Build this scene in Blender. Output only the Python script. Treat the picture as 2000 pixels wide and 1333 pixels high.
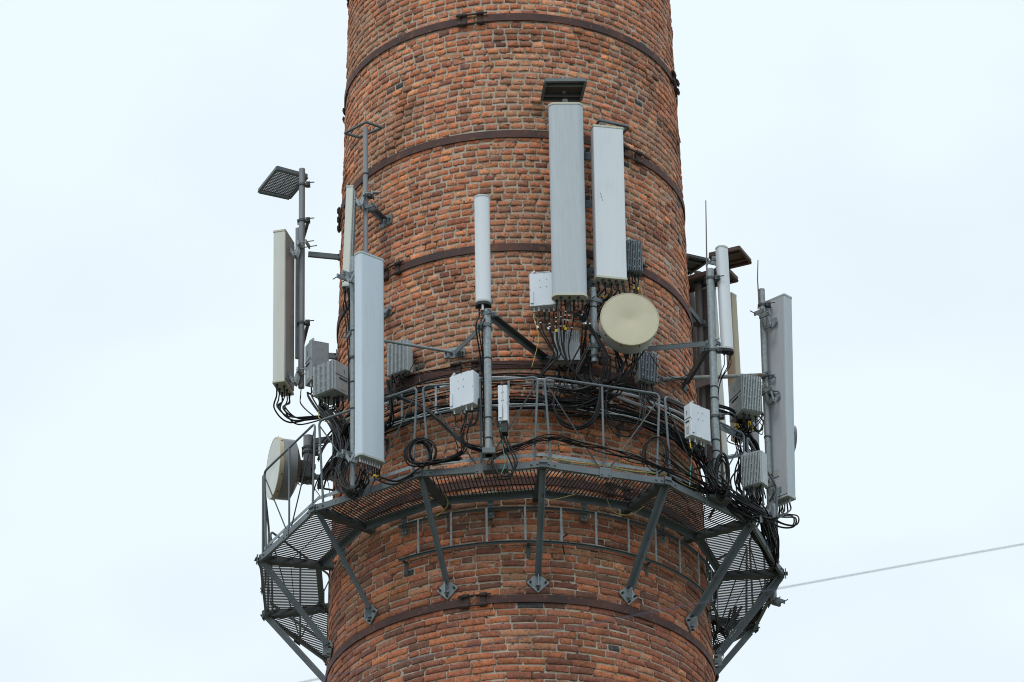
import bpy, math, random
import numpy as np
from mathutils import Vector, Matrix, noise

PI = math.pi
random.seed(11)
for o in list(bpy.data.objects): bpy.data.objects.remove(o)
C = bpy.context.scene.collection

# ------------------------------------------------------------------ camera
FOC, PITCH, ROLL, YAW, CD = 11500.0, .490660494, .0159316159, -.00054017, 54.0

def ray(px, py):
    u = (px-1000)/FOC; w = (666.5-py)/FOC
    cr, sr = math.cos(ROLL), math.sin(ROLL); X = u*cr+w*sr; v = -u*sr+w*cr
    cp, sp = math.cos(PITCH), math.sin(PITCH); Y = cp-v*sp; Z = sp+v*cp
    cy, sy = math.cos(YAW), math.sin(YAW)
    return Vector((X*cy+Y*sy, -X*sy+Y*cy, Z))
cam = bpy.data.cameras.new('camera'); cam_o = bpy.data.objects.new('camera', cam); C.objects.link(cam_o)
fw = ray(1000, 666.5); rt = (ray(1000+FOC, 666.5)-fw).normalized(); up = (ray(1000, 666.5-FOC)-fw).normalized(); fw.normalize()
cam_o.matrix_world = Matrix(((rt.x, up.x, -fw.x, 0), (rt.y, up.y, -fw.y, -CD), (rt.z, up.z, -fw.z, 0), (0, 0, 0, 1)))
cam.sensor_width = 36; cam.lens = FOC*36/2000; cam.clip_start = 1; cam.clip_end = 3000
cam.dof.use_dof = True; cam.dof.focus_distance = 59.5; cam.dof.aperture_fstop = 9
bpy.context.scene.camera = cam_o

# ------------------------------------------------------------------ sky and sun
scn = bpy.context.scene
SUN_EL, SUN_AZ = math.radians(58), math.radians(205)      # sun direction: azimuth measured from +Y towards +X
world = bpy.data.worlds.new("World"); scn.world = world; world.use_nodes = True
nt = world.node_tree; N = nt.nodes; L = nt.links; N.clear()
wo = N.new('ShaderNodeOutputWorld'); bg = N.new('ShaderNodeBackground'); L.new(bg.outputs[0], wo.inputs[0])
sky = N.new('ShaderNodeTexSky'); sky.sky_type = 'NISHITA'; sky.sun_disc = False
sky.sun_elevation = SUN_EL; sky.sun_rotation = SUN_AZ; sky.dust_density = 3
tc = N.new('ShaderNodeTexCoord')
mp = N.new('ShaderNodeMapping'); mp.inputs['Scale'].default_value = (1, 1, 1.6); L.new(tc.outputs['Generated'], mp.inputs[0])
nz = N.new('ShaderNodeTexNoise'); nz.inputs['Scale'].default_value = 16; nz.inputs['Detail'].default_value = 4; nz.inputs['Roughness'].default_value = .42
L.new(mp.outputs[0], nz.inputs[0])
rp = N.new('ShaderNodeValToRGB'); L.new(nz.outputs[0], rp.inputs[0])
rp.color_ramp.elements[0].position = .36; rp.color_ramp.elements[0].color = (.825, .930, 1.0, 1)
rp.color_ramp.elements[1].position = .60; rp.color_ramp.elements[1].color = (.885, .995, 1.045, 1)
sx = N.new('ShaderNodeSeparateXYZ'); L.new(tc.outputs['Generated'], sx.inputs[0])
mr = N.new('ShaderNodeMapRange'); L.new(sx.outputs[2], mr.inputs[0])
mr.inputs[1].default_value = .55; mr.inputs[2].default_value = 1.0; mr.inputs[3].default_value = 10.0; mr.inputs[4].default_value = 17.5
vm = N.new('ShaderNodeVectorMath'); vm.operation = 'SCALE'; L.new(rp.outputs[0], vm.inputs[0]); L.new(mr.outputs[0], vm.inputs['Scale'])
mx = N.new('ShaderNodeMix'); mx.data_type = 'RGBA'; mx.inputs[0].default_value = .97      # overcast: cloud deck hides nearly all blue
L.new(sky.outputs[0], mx.inputs[6]); L.new(vm.outputs[0], mx.inputs[7]); L.new(mx.outputs[2], bg.inputs[0])
bg.inputs[1].default_value = .1
sun = bpy.data.lights.new('sun', 'SUN'); sun.energy = 1.45; sun.angle = math.radians(20); sun.color = (1, .96, .9)
sun_o = bpy.data.objects.new('sun', sun); C.objects.link(sun_o)
sd = Vector((math.cos(SUN_EL)*math.sin(SUN_AZ), math.cos(SUN_EL)*math.cos(SUN_AZ), math.sin(SUN_EL)))
sun_o.rotation_euler = sd.to_track_quat('Z', 'Y').to_euler()
scn.view_settings.view_transform = 'Standard'; scn.view_settings.look = 'None'; scn.view_settings.gamma = 1
scn.view_settings.exposure = 0.0
scn.render.engine = 'CYCLES'; scn.cycles.filter_width = 1.05

# ------------------------------------------------------------------ picture <-> place
CAM = Vector((0, -CD, 0))
def W(px, py, d):
    """point seen at a photo pixel, on the cylinder of radius d about the stack (d >= 1.5) or on the plane y = d"""
    r = ray(px, py)
    if d >= 1.5:
        a = r.x*r.x+r.y*r.y; b = 2*(CAM.y*r.y); c = CD*CD-d*d
        disc = b*b-4*a*c
        t = (-b-math.sqrt(disc))/(2*a) if disc > 0 else -b/(2*a)
    else:
        t = (d-CAM.y)/r.y
    return CAM+r*t
def WZ(px, py, z):
    r = ray(px, py); return CAM+r*(z/r.z)
def pj(P):
    v = Vector(P)-CAM; d = v.dot(fw)
    return 1000+FOC*v.dot(rt)/d, 666.5-FOC*v.dot(up)/d
def zof(x, y, py):
    z = 28.0
    for _ in range(6):
        e = pj((x, y, z))[1]-py; e2 = pj((x, y, z+.1))[1]-py
        z -= e/((e2-e)/.1)
    return z
def RW(z): return 1.8354-.02928*(z-28.86)          # radius of the brick stack
def cyl(th, r, z): return Vector((r*math.sin(th), -r*math.cos(th), z))
def theta(p): return math.atan2(p.x, -p.y)

# ------------------------------------------------------------------ materials
M = {}
def mat(name, col, rough=.6, metal=0, col2=None, scale=6, bump=0, bscale=40, streak=False, spots=None, detail=4, spec=None):
    m = bpy.data.materials.new(name); m.use_nodes = True; t = m.node_tree; n = t.nodes; l = t.links
    b = n['Principled BSDF']; b.inputs['Roughness'].default_value = rough; b.inputs['Metallic'].default_value = metal
    c = n.new('ShaderNodeTexCoord'); src = c.outputs['Object']
    if col2:
        no = n.new('ShaderNodeTexNoise'); no.inputs['Scale'].default_value = scale; no.inputs['Detail'].default_value = detail
        if streak:
            mpp = n.new('ShaderNodeMapping'); mpp.inputs['Scale'].default_value = (1, 1, .06); l.new(src, mpp.inputs[0]); l.new(mpp.outputs[0], no.inputs[0])
        else: l.new(src, no.inputs[0])
        r = n.new('ShaderNodeValToRGB'); l.new(no.outputs[0], r.inputs[0])
        r.color_ramp.elements[0].position = .35; r.color_ramp.elements[1].position = .68
        r.color_ramp.elements[0].color = (*col, 1); r.color_ramp.elements[1].color = (*col2, 1)
        out = r.outputs[0]
        if spots:
            n2 = n.new('ShaderNodeTexNoise'); n2.inputs['Scale'].default_value = spots[1]; n2.inputs['Detail'].default_value = 2; l.new(src, n2.inputs[0])
            r2 = n.new('ShaderNodeValToRGB'); l.new(n2.outputs[0], r2.inputs[0]); r2.color_ramp.elements[0].position = spots[2]; r2.color_ramp.elements[1].position = spots[2]+.05
            mi = n.new('ShaderNodeMix'); mi.data_type = 'RGBA'; l.new(r2.outputs[0], mi.inputs[0]); l.new(out, mi.inputs[6]); mi.inputs[7].default_value = (*spots[0], 1)
            out = mi.outputs[2]
        if streak:
            mq = n.new('ShaderNodeMapping'); mq.inputs['Scale'].default_value = (1, 1, .10); l.new(src, mq.inputs[0])
            n5 = n.new('ShaderNodeTexNoise'); n5.inputs['Scale'].default_value = 38; n5.inputs['Detail'].default_value = 4; l.new(mq.outputs[0], n5.inputs[0])
            n6 = n.new('ShaderNodeTexNoise'); n6.inputs['Scale'].default_value = 2.2; n6.inputs['Detail'].default_value = 3; l.new(src, n6.inputs[0])
            m5 = n.new('ShaderNodeMath'); m5.operation = 'MULTIPLY'; l.new(n5.outputs[0], m5.inputs[0]); l.new(n6.outputs[0], m5.inputs[1])
            r5 = n.new('ShaderNodeMapRange'); l.new(m5.outputs[0], r5.inputs[0]); r5.inputs[1].default_value = .26; r5.inputs[2].default_value = .42; r5.inputs[3].default_value = 0; r5.inputs[4].default_value = .13
            mg_ = n.new('ShaderNodeMix'); mg_.data_type = 'RGBA'; l.new(r5.outputs[0], mg_.inputs[0]); l.new(out, mg_.inputs[6]); mg_.inputs[7].default_value = (col[0]*.55, col[1]*.54, col[2]*.50, 1); out = mg_.outputs[2]
        l.new(out, b.inputs['Base Color'])
    else: b.inputs['Base Color'].default_value = (*col, 1)
    if bump:
        nb = n.new('ShaderNodeTexNoise'); nb.inputs['Scale'].default_value = bscale; nb.inputs['Detail'].default_value = 3; l.new(src, nb.inputs[0])
        bu = n.new('ShaderNodeBump'); bu.inputs['Strength'].default_value = bump; bu.inputs['Distance'].default_value = .01; l.new(nb.outputs[0], bu.inputs['Height'])
        l.new(bu.outputs[0], b.inputs['Normal'])
    if spec is not None: b.inputs['Specular IOR Level'].default_value = spec
    M[name] = m; return m
mat('mortar', (.33, .28, .22), .95, 0, (.46, .40, .33), 5, .8, 70, spots=((.10, .07, .05), 13, .60))
mat('band', (.042, .024, .026), .8, 0, (.090, .036, .027), 3, .35, 60, spots=((.125, .055, .032), 14, .60))
mat('lug', (.035, .024, .022), .8, 0, (.055, .03, .025), 12, .2, 60)
mat('steel', (.088, .112, .130), .55, .0, (.125, .152, .172), 3, .08, 90, spots=((.085, .062, .045), 13, .70))
mat('steel_dark', (.045, .054, .060), .65, .0, (.065, .077, .084), 5, .08, 60, spots=((.07, .05, .04), 13, .72))
mat('grating', (.022, .022, .024), .7, 0, (.035, .03, .03), 9)
mat('galv', (.19, .225, .245), .5, .25, (.27, .31, .33), 30, .04, 90, detail=6)
mat('galv_light', (.36, .41, .44), .45, .3, (.48, .52, .54), 24, .05, 90)
mat('pipe_grey', (.175, .19, .215), .5, 0, (.205, .225, .25), 4, .03, 60)
mat('pipe_brown', (.11, .10, .105), .6, 0, (.135, .12, .125), 4, .03, 60)
mat('radome_white', (.57, .62, .675), .42, 0, (.615, .66, .705), 7, 0, streak=True)
mat('radome_blue', (.49, .575, .665), .38, 0, (.53, .61, .695), 7, 0, streak=True)
mat('radome_grey', (.385, .435, .48), .5, 0, (.42, .47, .515), 60, 0, streak=True)
mat('radome_cream', (.50, .52, .49), .5, 0, (.56, .575, .54), 9, 0, streak=True)
mat('radome_tan', (.36, .31, .22), .5, 0, (.42, .37, .28), 9, 0, streak=True)
mat('radome_back', (.235, .225, .205), .5, 0, (.30, .285, .26), 5, 0, streak=True)
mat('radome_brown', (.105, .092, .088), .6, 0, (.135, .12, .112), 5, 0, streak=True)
mat('cap', (.36, .40, .42), .5, 0, (.42, .45, .46), 10)
mat('cap_cream', (.42, .43, .36), .5, 0, (.48, .48, .40), 10)
mat('box_white', (.56, .61, .68), .5, 0, (.60, .65, .71), 6)
mat('box_grey', (.36, .40, .425), .55, 0, (.41, .45, .47), 8)
mat('fins', (.32, .36, .38), .5, .1, (.40, .44, .455), 22, .05, 60)
mat('fins_dark', (.13, .165, .195), .5, .1, (.19, .225, .255), 22, .05, 60)
mat('box_plain', (.22, .255, .285), .5, 0, (.25, .285, .315), 6)
mat('dark', (.018, .02, .022), .7)
mat('slot', (.03, .033, .036), .8)
mat('cable', (.006, .0065, .008), .55, spec=.22)
mat('cable_blue', (.030, .040, .060), .55)
mat('conduit', (.30, .30, .32), .5, 0, (.36, .36, .38), 20)
mat('yellow', (.62, .42, .03), .6)
mat('white', (.62, .62, .62), .6)
mat('red', (.28, .05, .04), .6)
mat('green', (.06, .30, .22), .6)
mat('yg', (.42, .36, .10), .6)
mat('bolt', (.45, .47, .48), .4, .5)
mat('dish_front', (.48, .445, .33), .62, 0, (.53, .495, .38), 4)
mat('dish_front_white', (.56, .58, .56), .6, 0, (.60, .62, .60), 4)
mat('dish_rim', (.44, .41, .29), .6)
mat('dish_side', (.42, .43, .44), .55, 0, (.48, .485, .49), 8)
mat('dish_side_grey', (.16, .18, .20), .5, 0, (.23, .25, .275), 9, streak=True)
mat('rust', (.12, .055, .035), .85, 0, (.17, .08, .05), 12, .2, 60)
mat('pipe_rusty', (.13, .14, .135), .7, 0, (.17, .175, .165), 4, .1, 60, spots=((.13, .06, .035), 10, .58))
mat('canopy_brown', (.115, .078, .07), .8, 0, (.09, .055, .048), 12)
mat('canopy_dark', (.035, .036, .038), .7, 0, (.05, .047, .045), 9)
mat('label', (.42, .43, .42), .6, 0, (.30, .31, .32), 180)
mat('wire', (.075, .07, .12), .6)
mat('ground', (.10, .11, .07), .95, 0, (.16, .15, .11), .2)
mat('asphalt', (.05, .05, .05), .95, 0, (.07, .07, .068), 2)

def brick_mat():
    m = bpy.data.materials.new('brick'); m.use_nodes = True; t = m.node_tree; n = t.nodes; l = t.links
    b = n['Principled BSDF']; b.inputs['Roughness'].default_value = .9
    at = n.new('ShaderNodeAttribute'); at.attribute_name = 'clay'
    c = n.new('ShaderNodeTexCoord')
    n1 = n.new('ShaderNodeTexNoise'); n1.inputs['Scale'].default_value = 26; n1.inputs['Detail'].default_value = 5; n1.inputs['Roughness'].default_value = .65; l.new(c.outputs['Object'], n1.inputs[0])
    r1 = n.new('ShaderNodeMapRange'); l.new(n1.outputs[0], r1.inputs[0]); r1.inputs[1].default_value = .3; r1.inputs[2].default_value = .7; r1.inputs[3].default_value = .70; r1.inputs[4].default_value = 1.25
    v = n.new('ShaderNodeVectorMath'); v.operation = 'SCALE'; l.new(at.outputs['Color'], v.inputs[0]); l.new(r1.outputs[0], v.inputs['Scale'])
    # mortar smears and lime bloom
    n2 = n.new('ShaderNodeTexNoise'); n2.inputs['Scale'].default_value = 17; n2.inputs['Detail'].default_value = 6; n2.inputs['Roughness'].default_value = .7; l.new(c.outputs['Object'], n2.inputs[0])
    r2 = n.new('ShaderNodeValToRGB'); l.new(n2.outputs[0], r2.inputs[0]); r2.color_ramp.elements[0].position = .55; r2.color_ramp.elements[1].position = .72
    mu = n.new('ShaderNodeMath'); mu.operation = 'MULTIPLY'; l.new(r2.outputs[0], mu.inputs[0]); l.new(at.outputs['Alpha'], mu.inputs[1])
    mi = n.new('ShaderNodeMix'); mi.data_type = 'RGBA'; l.new(mu.outputs[0], mi.inputs[0]); l.new(v.outputs[0], mi.inputs[6]); mi.inputs[7].default_value = (.42, .33, .265, 1)
    # soot flecks
    n3 = n.new('ShaderNodeTexNoise'); n3.inputs['Scale'].default_value = 55; n3.inputs['Detail'].default_value = 3; l.new(c.outputs['Object'], n3.inputs[0])
    r3 = n.new('ShaderNodeMapRange'); l.new(n3.outputs[0], r3.inputs[0]); r3.inputs[1].default_value = .58; r3.inputs[2].default_value = .68
    mj = n.new('ShaderNodeMix'); mj.data_type = 'RGBA'; l.new(r3.outputs[0], mj.inputs[0]); l.new(mi.outputs[2], mj.inputs[6]); mj.inputs[7].default_value = (.055, .035, .028, 1)
    # run-down stains with a shape of their own
    ms = n.new('ShaderNodeMapping'); ms.inputs['Scale'].default_value = (7, 7, .9); l.new(c.outputs['Object'], ms.inputs[0])
    n4 = n.new('ShaderNodeTexNoise'); n4.inputs['Scale'].default_value = 1.6; n4.inputs['Detail'].default_value = 5; n4.inputs['Roughness'].default_value = .6; l.new(ms.outputs[0], n4.inputs[0])
    r4 = n.new('ShaderNodeMapRange'); l.new(n4.outputs[0], r4.inputs[0]); r4.inputs[1].default_value = .56; r4.inputs[2].default_value = .72; r4.inputs[3].default_value = 0; r4.inputs[4].default_value = .55
    mk = n.new('ShaderNodeMix'); mk.data_type = 'RGBA'; l.new(r4.outputs[0], mk.inputs[0]); l.new(mj.outputs[2], mk.inputs[6]); mk.inputs[7].default_value = (.085, .055, .042, 1)
    l.new(mk.outputs[2], b.inputs['Base Color'])
    nb = n.new('ShaderNodeTexNoise'); nb.inputs['Scale'].default_value = 60; nb.inputs['Detail'].default_value = 4; l.new(c.outputs['Object'], nb.inputs[0])
    bu = n.new('ShaderNodeBump'); bu.inputs['Strength'].default_value = .4; bu.inputs['Distance'].default_value = .008; l.new(nb.outputs[0], bu.inputs['Height']); l.new(bu.outputs[0], b.inputs['Normal'])
    M['brick'] = m
brick_mat()
def far_brick():
    m = bpy.data.materials.new('far_brick'); m.use_nodes = True; t = m.node_tree; n = t.nodes; l = t.links
    b = n['Principled BSDF']; b.inputs['Roughness'].default_value = .9
    uv = n.new('ShaderNodeTexCoord'); br = n.new('ShaderNodeTexBrick'); l.new(uv.outputs['UV'], br.inputs[0])
    br.inputs['Color1'].default_value = (.26, .10, .055, 1); br.inputs['Color2'].default_value = (.12, .05, .035, 1); br.inputs['Mortar'].default_value = (.25, .21, .16, 1)
    br.inputs['Scale'].default_value = 1; br.inputs['Brick Width'].default_value = .25; br.inputs['Row Height'].default_value = .077; br.inputs['Mortar Size'].default_value = .008
    l.new(br.outputs[0], b.inputs['Base Color']); M['far_brick'] = m
far_brick()

# ------------------------------------------------------------------ mesh helpers
LOC = {}
class MB:
    def __init__(s): s.v = []; s.f = []
    def add(s, vs, fs):
        o = len(s.v); s.v += [tuple(v) for v in vs]; s.f += [tuple(i+o for i in f) for f in fs]; return s
    def box(s, c, ax, ay, az, sx, sy, sz):
        c = Vector(c); ax = Vector(ax).normalized()*sx/2; ay = Vector(ay).normalized()*sy/2; az = Vector(az).normalized()*sz/2
        vs = [c+ax*i+ay*j+az*k for k in (-1, 1) for j in (-1, 1) for i in (-1, 1)]
        return s.add(vs, [(0, 2, 3, 1), (4, 5, 7, 6), (0, 1, 5, 4), (2, 6, 7, 3), (0, 4, 6, 2), (1, 3, 7, 5)])
    def bar(s, p, q, w, h, upv=(0, 0, 1), off=(0, 0)):
        p = Vector(p); q = Vector(q); d = (q-p); ln = d.length; d.normalize()
        side = d.cross(Vector(upv)).normalized(); u2 = side.cross(d).normalized()
        return s.box((p+q)/2+side*off[0]+u2*off[1], d, side, u2, ln, w, h)
    def angle(s, p, q, leg, t, upv=(0, 0, 1), sgn=1):
        s.bar(p, q, leg, t, upv, (0, leg/2)); s.bar(p, q, t, leg-t, upv, (sgn*(leg/2-t/2), -t/2)); return s
    def tube(s, pts, r, n=8, caps=True):
        pts = [Vector(p) for p in pts]; rings = []
        up_ = None; vs = []; fs = []
        for i, p in enumerate(pts):
            a = pts[max(i-1, 0)]; b = pts[min(i+1, len(pts)-1)]; d = (b-a)
            if d.length < 1e-9: d = Vector((0, 0, 1))
            d.normalize()
            if up_ is None: up_ = d.cross(Vector((0, 0, 1)) if abs(d.z) < .9 else Vector((1, 0, 0))).normalized()
            up_ = (up_-d*up_.dot(d)); up_ = up_.normalized() if up_.length > 1e-6 else d.orthogonal().normalized()
            sd_ = d.cross(up_); rr = r[i] if isinstance(r, (list, tuple)) else r
            vs += [p+(up_*math.cos(2*PI*k/n)+sd_*math.sin(2*PI*k/n))*rr for k in range(n)]
        for i in range(len(pts)-1):
            for k in range(n): fs.append((i*n+k, i*n+(k+1) % n, (i+1)*n+(k+1) % n, (i+1)*n+k))
        if caps: fs.append(tuple(range(n-1, -1, -1))); fs.append(tuple((len(pts)-1)*n+k for k in range(n)))
        return s.add(vs, fs)
    def prism(s, poly, o, ax, ay, az, h, shift=(0, 0, 0), scale2=1.0):
        o = Vector(o); ax = Vector(ax); ay = Vector(ay); az = Vector(az); sh = Vector(shift); n = len(poly)
        vs = [o+ax*a+ay*b for a, b in poly]+[o+sh+az*h+(ax*a+ay*b)*scale2 for a, b in poly]
        fs = [tuple(range(n-1, -1, -1)), tuple(range(n, 2*n))]+[(i, (i+1) % n, n+(i+1) % n, n+i) for i in range(n)]
        return s.add(vs, fs)
    def lathe(s, prof, o, axis, n=40, capa=True, capb=True):
        o = Vector(o); a = Vector(axis).normalized(); u = a.cross(Vector((0, 0, 1)) if abs(a.z) < .9 else Vector((1, 0, 0))).normalized(); w = a.cross(u)
        vs = []; fs = []
        for r, h in prof: vs += [o+a*h+(u*math.cos(2*PI*k/n)+w*math.sin(2*PI*k/n))*max(r, 1e-4) for k in range(n)]
        for i in range(len(prof)-1):
            for k in range(n): fs.append((i*n+k, i*n+(k+1) % n, (i+1)*n+(k+1) % n, (i+1)*n+k))
        if capa: fs.append(tuple(range(n-1, -1, -1)))
        if capb: fs.append(tuple((len(prof)-1)*n+k for k in range(n)))
        return s.add(vs, fs)
    def build(s, name, m, parent=None, smooth=False, bevel=0):
        loc = LOC.get(parent.name) if parent else None
        if loc is None:
            a = np.array(s.v); c = a.mean(0); loc = Vector((float(c[0]), float(c[1]), float(a[:, 2].min())))
            top = parent is None
        else: top = False
        me = bpy.data.meshes.new(name)
        me.from_pydata([(v[0]-loc.x, v[1]-loc.y, v[2]-loc.z) for v in s.v], [], s.f)
        me.materials.append(M[m] if isinstance(m, str) else m)
        me.update()
        o = bpy.data.objects.new(name, me); C.objects.link(o)
        if smooth: me.shade_smooth(); me.set_sharp_from_angle(angle=math.radians(38))
        if bevel:
            bv = o.modifiers.new('bevel', 'BEVEL'); bv.width = bevel; bv.segments = 2; bv.limit_method = 'ANGLE'
        if parent: o.parent = parent
        else: o.location = loc
        LOC[o.name] = loc
        return o
def tag(o, label, cat, group=None, kind=None):
    if label: o['label'] = label
    if cat: o['category'] = cat
    if group: o['group'] = group
    if kind: o['kind'] = kind
    return o
def thing(name, label, cat, loc, group=None):
    o = bpy.data.objects.new(name, None); C.objects.link(o); o.location = loc; o.empty_display_size = .1
    LOC[o.name] = Vector(loc); return tag(o, label, cat, group)
def smooth_path(P, sub=7):
    P = [Vector(p) for p in P]
    if len(P) < 3: return P
    Q = [P[0]*2-P[1]]+P+[P[-1]*2-P[-2]]; out = []
    for i in range(1, len(Q)-2):
        a, b, c, d = Q[i-1:i+3]
        for k in range(sub):
            t = k/sub
            out.append(.5*((2*b)+(c-a)*t+(2*a-5*b+4*c-d)*t*t+(3*b-a-3*c+d)*t*t*t))
    out.append(P[-1]); return out

# ------------------------------------------------------------------ ground (below the picture)
g = MB().box((0, 60, -1.85), (1, 0, 0), (0, 1, 0), (0, 0, 1), 1600, 1600, .5).build('ground', 'ground'); tag(g, None, None, kind='structure')
g = MB().box((0, -52, -1.596), (1, 0, 0), (0, 1, 0), (0, 0, 1), 300, 14, .012).build('road', 'asphalt'); tag(g, None, None, kind='structure')

# ------------------------------------------------------------------ brick chimney
chim = thing('brick_chimney', 'tall tapering round chimney of weathered orange and brown brick ringed by rusty bands', 'chimney', (0, 0, -1.6))
Z0, Z1, CH = 23.0, 34.4, .0766
def build_bricks():
    rnd = random.Random(5)
    V = []; Fc = []; Col = []
    pal = [(.37, .135, .062), (.34, .12, .060), (.31, .11, .056), (.26, .092, .054), (.40, .18, .095), (.20, .074, .050), (.34, .165, .10), (.15, .068, .050), (.31, .13, .08), (.43, .16, .07)]
    wu = [12, 13, 12, 11, 9, 4, 9, 1.5, 10, 3]
    wl = [5, 9, 8, 15, 2, 14, 3, 7, 5, 1]
    tpl_f = []
    for k in range(8):
        k2 = (k+1) % 8
        tpl_f += [(k, k2, 8+k2, 8+k), (8+k, 8+k2, 16+k2, 16+k), (16+k, 16+k2, 24)]
    nc = int((Z1-Z0)/CH); cnt = 0
    zswitch = zof(0, -1.93, 985)
    for j in range(nc):
        z = Z0+j*CH; R = RW(z)
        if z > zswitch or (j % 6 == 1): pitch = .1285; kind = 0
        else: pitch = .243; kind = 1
        n = int(2*PI*R/pitch); off = rnd.random()+.5*(j % 2)
        if j % 2 and kind: off += .25
        edges = [(i+off+rnd.uniform(-.07, .07))*2*PI/n for i in range(n)]
        i = 0
        while i < n:
            a0 = edges[i]; nxt = i+1
            if kind == 0 and z < zswitch+3.6 and rnd.random() < .05 and i < n-1: nxt = i+2
            a1 = edges[nxt] if nxt < n else edges[0]+2*PI
            i = nxt
            th = (a0+a1)/2; wdt = (a1-a0)*R
            p = Vector((math.sin(th)*1.8, -math.cos(th)*1.8, z))
            wear = noise.noise(p*1.1)*.5+.5; wear2 = noise.noise(p*3.1+Vector((9, 3, 1)))
            thd = math.degrees((th+PI) % (2*PI)-PI)
            right = max(0, min(1, (thd-20)/35)) if 20 < thd < 140 else 0
            up_worn = right*max(0, min(1, (z-26.2)/.8)); up_worn *= max(0, min(1, .55+1.6*noise.noise(p*1.3+Vector((1, 5, 8)))))
            mg = (.0068 if z > zswitch else .0058)+.0028*rnd.random()+.002*max(0, wear-.5)
            if kind: mg *= .9
            hw = max(wdt/2-mg-.0005, .02); hh = CH/2-mg*(.95)
            hh -= .0030 if z > zswitch else .0018
            c = rnd.uniform(.003, .011)*(1+.3*up_worn)
            nrm = .0010+max(-.0035, rnd.gauss(0, .0030))+(.003*wear2)+up_worn*rnd.gauss(0, .0025)
            clus = noise.noise(p*1.7+Vector((3, 11, 6)))
            clus = max(0, min(1, (clus-.20)*5)) if z > zswitch else 0
            nrm += clus*abs(rnd.gauss(0, .009))
            dz = rnd.gauss(0, .0028)
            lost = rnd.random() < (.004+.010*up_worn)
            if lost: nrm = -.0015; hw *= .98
            u0 = Vector((math.cos(th), math.sin(th), 0)); n0 = Vector((math.sin(th), -math.cos(th), 0))
            slope = .02928
            ctr = n0*(R+.001)+Vector((0, 0, z+CH/2+dz))
            oc = [(-hw, -hh+c), (-hw, hh-c), (-hw+c, hh), (hw-c, hh), (hw, hh-c), (hw, -hh+c), (hw-c, -hh), (-hw+c, -hh)]
            oc = [(a+rnd.gauss(0, .0026), b+rnd.gauss(0, .0020)) for a, b in oc]
            rot = rnd.gauss(0, .022)
            oc = [(a-b*rot, b+a*rot) for a, b in oc]
            tw = rnd.gauss(0, .022); tv = rnd.gauss(0, .035)
            base = []
            for a, b in oc: base.append(ctr+u0*a+Vector((0, 0, b))+n0*(-.035))
            for a, b in oc: base.append(ctr+u0*a+Vector((0, 0, b))+n0*(nrm-.0022+a*tw+b*(tv-slope)+rnd.gauss(0, .0008)))
            for a, b in oc: base.append(ctr+u0*a*.975+Vector((0, 0, b*.95))+n0*(nrm-.0002+a*tw+b*(tv-slope)+rnd.gauss(0, .0011)))
            base.append(ctr+n0*(nrm-.0002+rnd.gauss(0, .0022)))
            o = cnt*25; V += [tuple(q) for q in base]; Fc += [tuple(x+o for x in f) for f in tpl_f]
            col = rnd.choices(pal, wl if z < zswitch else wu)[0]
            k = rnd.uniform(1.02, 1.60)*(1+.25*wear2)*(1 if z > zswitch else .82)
            patch = noise.noise(p*.9+Vector((4, 7, 2)))
            col = [col[0]*k*1.08, col[1]*k, col[2]*k*.92]
            if patch > .12 and z > zswitch:
                q = min(1, (patch-.12)*3)*.55; col = [col[0]*(1-q)+.33*q, col[1]*(1-q)+.17*q, col[2]*(1-q)+.10*q]
            if patch < -.22:
                q = min(1, (-patch-.22)*4)*.5; col = [x*(1-q*.55) for x in col]
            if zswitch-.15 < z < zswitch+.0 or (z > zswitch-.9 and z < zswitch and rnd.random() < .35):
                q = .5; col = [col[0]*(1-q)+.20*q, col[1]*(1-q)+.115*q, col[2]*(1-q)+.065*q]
            if up_worn and rnd.random() < .75:
                q = rnd.uniform(.1, .5)*up_worn; col = [col[0]*(1-q)+.27*q, col[1]*(1-q)+.15*q, col[2]*(1-q)+.115*q]
            if clus and rnd.random() < .55: col = [x*(1-.45*clus) for x in col]
            if lost: col = (.045, .045, .048)  # missing brick: shade of the hole painted as dark grey, no real cavity
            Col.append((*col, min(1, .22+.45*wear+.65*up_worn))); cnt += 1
    V = np.array(V, dtype=np.float32); V[:, 2] += 1.6
    me = bpy.data.meshes.new('brick_courses')
    nf = len(Fc); ln = np.array([len(f) for f in Fc], dtype=np.int32); st = np.concatenate([[0], np.cumsum(ln)[:-1]]).astype(np.int32)
    idx = np.array([i for f in Fc for i in f], dtype=np.int32)
    me.vertices.add(len(V)); me.vertices.foreach_set('co', V.ravel()); me.loops.add(len(idx)); me.loops.foreach_set('vertex_index', idx)
    me.polygons.add(nf); me.polygons.foreach_set('loop_start', st); me.update(calc_edges=True)
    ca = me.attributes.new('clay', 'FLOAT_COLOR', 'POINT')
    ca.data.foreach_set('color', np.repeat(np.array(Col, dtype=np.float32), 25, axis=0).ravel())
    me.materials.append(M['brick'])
    o = bpy.data.objects.new('brick_courses', me); C.objects.link(o); o.parent = chim
    # mortar body
    mb = MB(); n = 300; zs = np.linspace(Z0-.01, Z1, 190); vs = []; fs = []
    for z in zs:
        for k in range(n):
            a = 2*PI*k/n; q = Vector((math.sin(a)*1.8, -math.cos(a)*1.8, z))
            r = RW(z)-.0048+.0022*noise.noise(q*4)+.0022*noise.noise(q*23); vs.append((r*math.sin(a), -r*math.cos(a), z))
    for i in range(len(zs)-1):
        for k in range(n): fs.append((i*n+k, i*n+(k+1) % n, (i+1)*n+(k+1) % n, (i+1)*n+k))
    mb.add(vs, fs).build('mortar', 'mortar', chim, smooth=True)
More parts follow.
